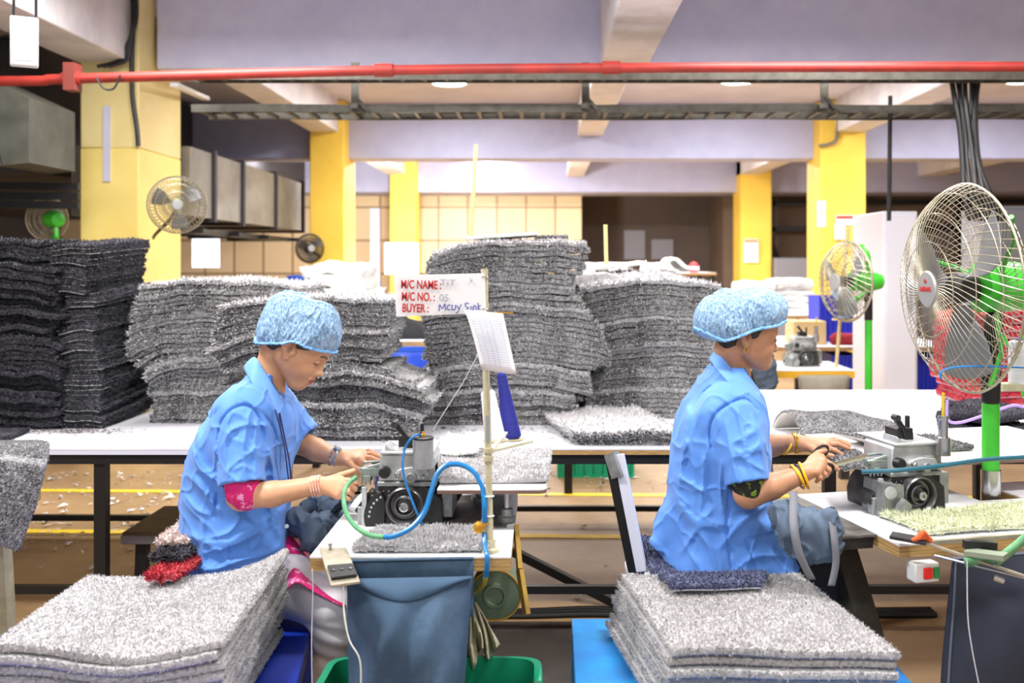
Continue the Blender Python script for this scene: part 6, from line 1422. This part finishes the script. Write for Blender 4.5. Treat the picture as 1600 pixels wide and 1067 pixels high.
for x0,x1,y0,Y,zb,lab in ((1272,1331,462,9.1,.741,'blue crate on the far long table behind the bamboo stick'),(1290,1334,548,8.7,0,'blue crate under the far long table, beside the green fan pole'),(1372,1412,546,8.7,0,'blue crate under the far long table behind the big fan'),(1410,1460,540,8.8,0,'blue crate under the far long table, hidden by the fan guard')):
    h=PZ(y0,Y)-zb if zb else .66; crate((PX((x0+x1)/2,Y),Y,zb),(PX(x1,Y)-PX(x0,Y))/2,.2,h,mat('crate_blue',(34,50,196),.5),lab)
sack('cloth_sack',(PX(1280,8.5),8.35,.73),(PX(1420,8.5),8.9,1.0),[(P(1305,530,8.6),P(1390,530,8.6),.05,.06),(P(1340,522,8.6),P(1370,522,8.6),.04,.03)],mat('maroon_cloth',(132,24,36),.9),'maroon cloth heap on the far long table',h=.015)
tag(MB().cyl(P(1325,356,6.5),(PX(1324,6.5),6.75,.741),.012).build('bamboo_stick',BAMB),'upright bamboo stick at the yellow edged table','stick')
t=paper([(1296,455),(1314,436),(1333,455),(1313,476)],6.45,'pale blue square note hanging cornerwise on the bamboo stick',m=mat('pale_blue_note',(178,206,240),.7),lines=False,name='paper_note')
cone('thread_cone',1318,497,9,1318,474,7,6.6,mat('light_blue_thread',(96,150,214),.6),'light blue thread cone below the square note')
MB().bar(P(1300,499,6.6),P(1336,499,6.6),.02,.012).build('cone_shelf',BAMB,bpy.data.objects['thread_cone.002'])
# white goods beyond
plain_table(PX(1150,10.2),PX(1290,10.2),10.2,11.2,'distant white table stacked with white cloth',zt=PZ(492,10.2))
for i,(x0,x1,y0,y1) in enumerate(((1160,1210,440,492),(1212,1272,452,492),(1214,1268,436,452))):
    Y=10.35; zb=PZ(492,10.2) if i<2 else PZ(452,Y); n=4
    stack([(HZ+(H-zb)*F/Y,x0,x1,1,1),(y0,x0,x1,1,1)],n,Y,.6,'white','white',('the distant white heap beside the smiling woman','the distant white heap near the blue crate','the upper distant white heap')[i],'distant white rugs',edge=150,ns=10,nt=5,wave=.01)
plain_table(PX(900,13),PX(1120,13),13,14.2,'distant table in front of the dark recess',zt=PZ(426,13))
for x0,x1,lab in ((908,980,'white cloth laid on the distant table before the recess'),(1008,1060,'second white cloth laid on the distant table before the recess')):
    z=PZ(426,13)+.001; flat_rug('cloth',((PX(x0,13.2),13.2),(PX(x1,13.2),13.2),(PX(x1,13.2),13.9),(PX(x0,13.2),13.9)),z,.12,'white',lab,cat='cloth',wave=.01,edge=150)
tag(MB().ball(P(1084,416,13.2),.055,12).cyl(P(1084,416,13.2),(P(1084,416,13.2).x,13.2,PZ(426,13)),.05).build('indicator_lamp',emit('red_lamp',(255,30,40),5)),'small glowing red lamp in front of the dark recess','lamp')
# maroon rugs behind the fan and the big cone at the border
stack([(632,1520,1680,0,0),(560,1508,1680,4,0),(485,1516,1680,6,0)],14,4.95,.4,'red','maroon','the maroon pile behind the big fan','rugs in the maroon pile',edge=350,ns=16,nt=6,z0=.7405)
t=thing('cone_stand',(PX(1620,3.2),3.2,.0),'beige stand arm carrying a thread cone beside the big fan','stand')
MB().bar(P(1560,604,3.15),P(1660,604,3.15),.06,.022).build('arm',CREAM,t); MB().cyl((PX(1650,3.2),3.2,PZ(604,3.2)),(PX(1650,3.2),3.2,0),.014).build('post',CREAM,t)
cone('thread_cone',1594,599,17,1592,532,15,3.15,THW,'fat white thread cone at the picture border by the big fan')
# lint on floor and table
N=900; V=[]; Fc=[]; r=RNG
def lint(x,y,z,s):
    b=len(V); d=r.normal(0,1,(4,3)); d[:,2]=np.abs(d[:,2])*.6
    for q in d: V.append((x+q[0]*s,y+q[1]*s,z+q[2]*s*.8))
    Fc.extend([(b,b+1,b+2),(b,b+2,b+3),(b,b+1,b+3),(b+1,b+2,b+3)])
for k in range(N):
    u=r.random()
    if u<.55: lint(r.uniform(-3.6,-1.9),r.uniform(4.9,6.9),.006,r.uniform(.004,.02))
    elif u<.75: lint(r.uniform(.0,2.2),r.uniform(6.2,7.6),.006,r.uniform(.004,.02))
    else: lint(r.uniform(-2.5,2.6),r.uniform(4.2,7.),.006,r.uniform(.003,.014))
tag(npmesh('lint',V,Fc,mat('lint_white',(222,220,216),.9),smooth=False,kind='stuff'),'white lint and fluff scattered over the concrete floor','lint')
V=[];Fc=[]
for k in range(700):
    u=r.random()
    if u<.35: lint(r.normal(-1.95,.12),r.normal(4.17,.03),ZT+.002,r.uniform(.003,.009))
    elif u<.75: lint(r.uniform(-.75,.2),r.uniform(3.9,4.28),ZT+.002,r.uniform(.002,.009))
    else: lint(r.uniform(-2.6,2.6),r.uniform(3.84,4.2),ZT+.001,r.uniform(.0015,.004))
tag(npmesh('fluff',V,Fc,mat('fluff_grey',(176,166,166),.9,rgb2=(120,112,116),scale=60),smooth=False,kind='stuff'),'grey and pinkish fluff scattered on the long work tables','fluff')
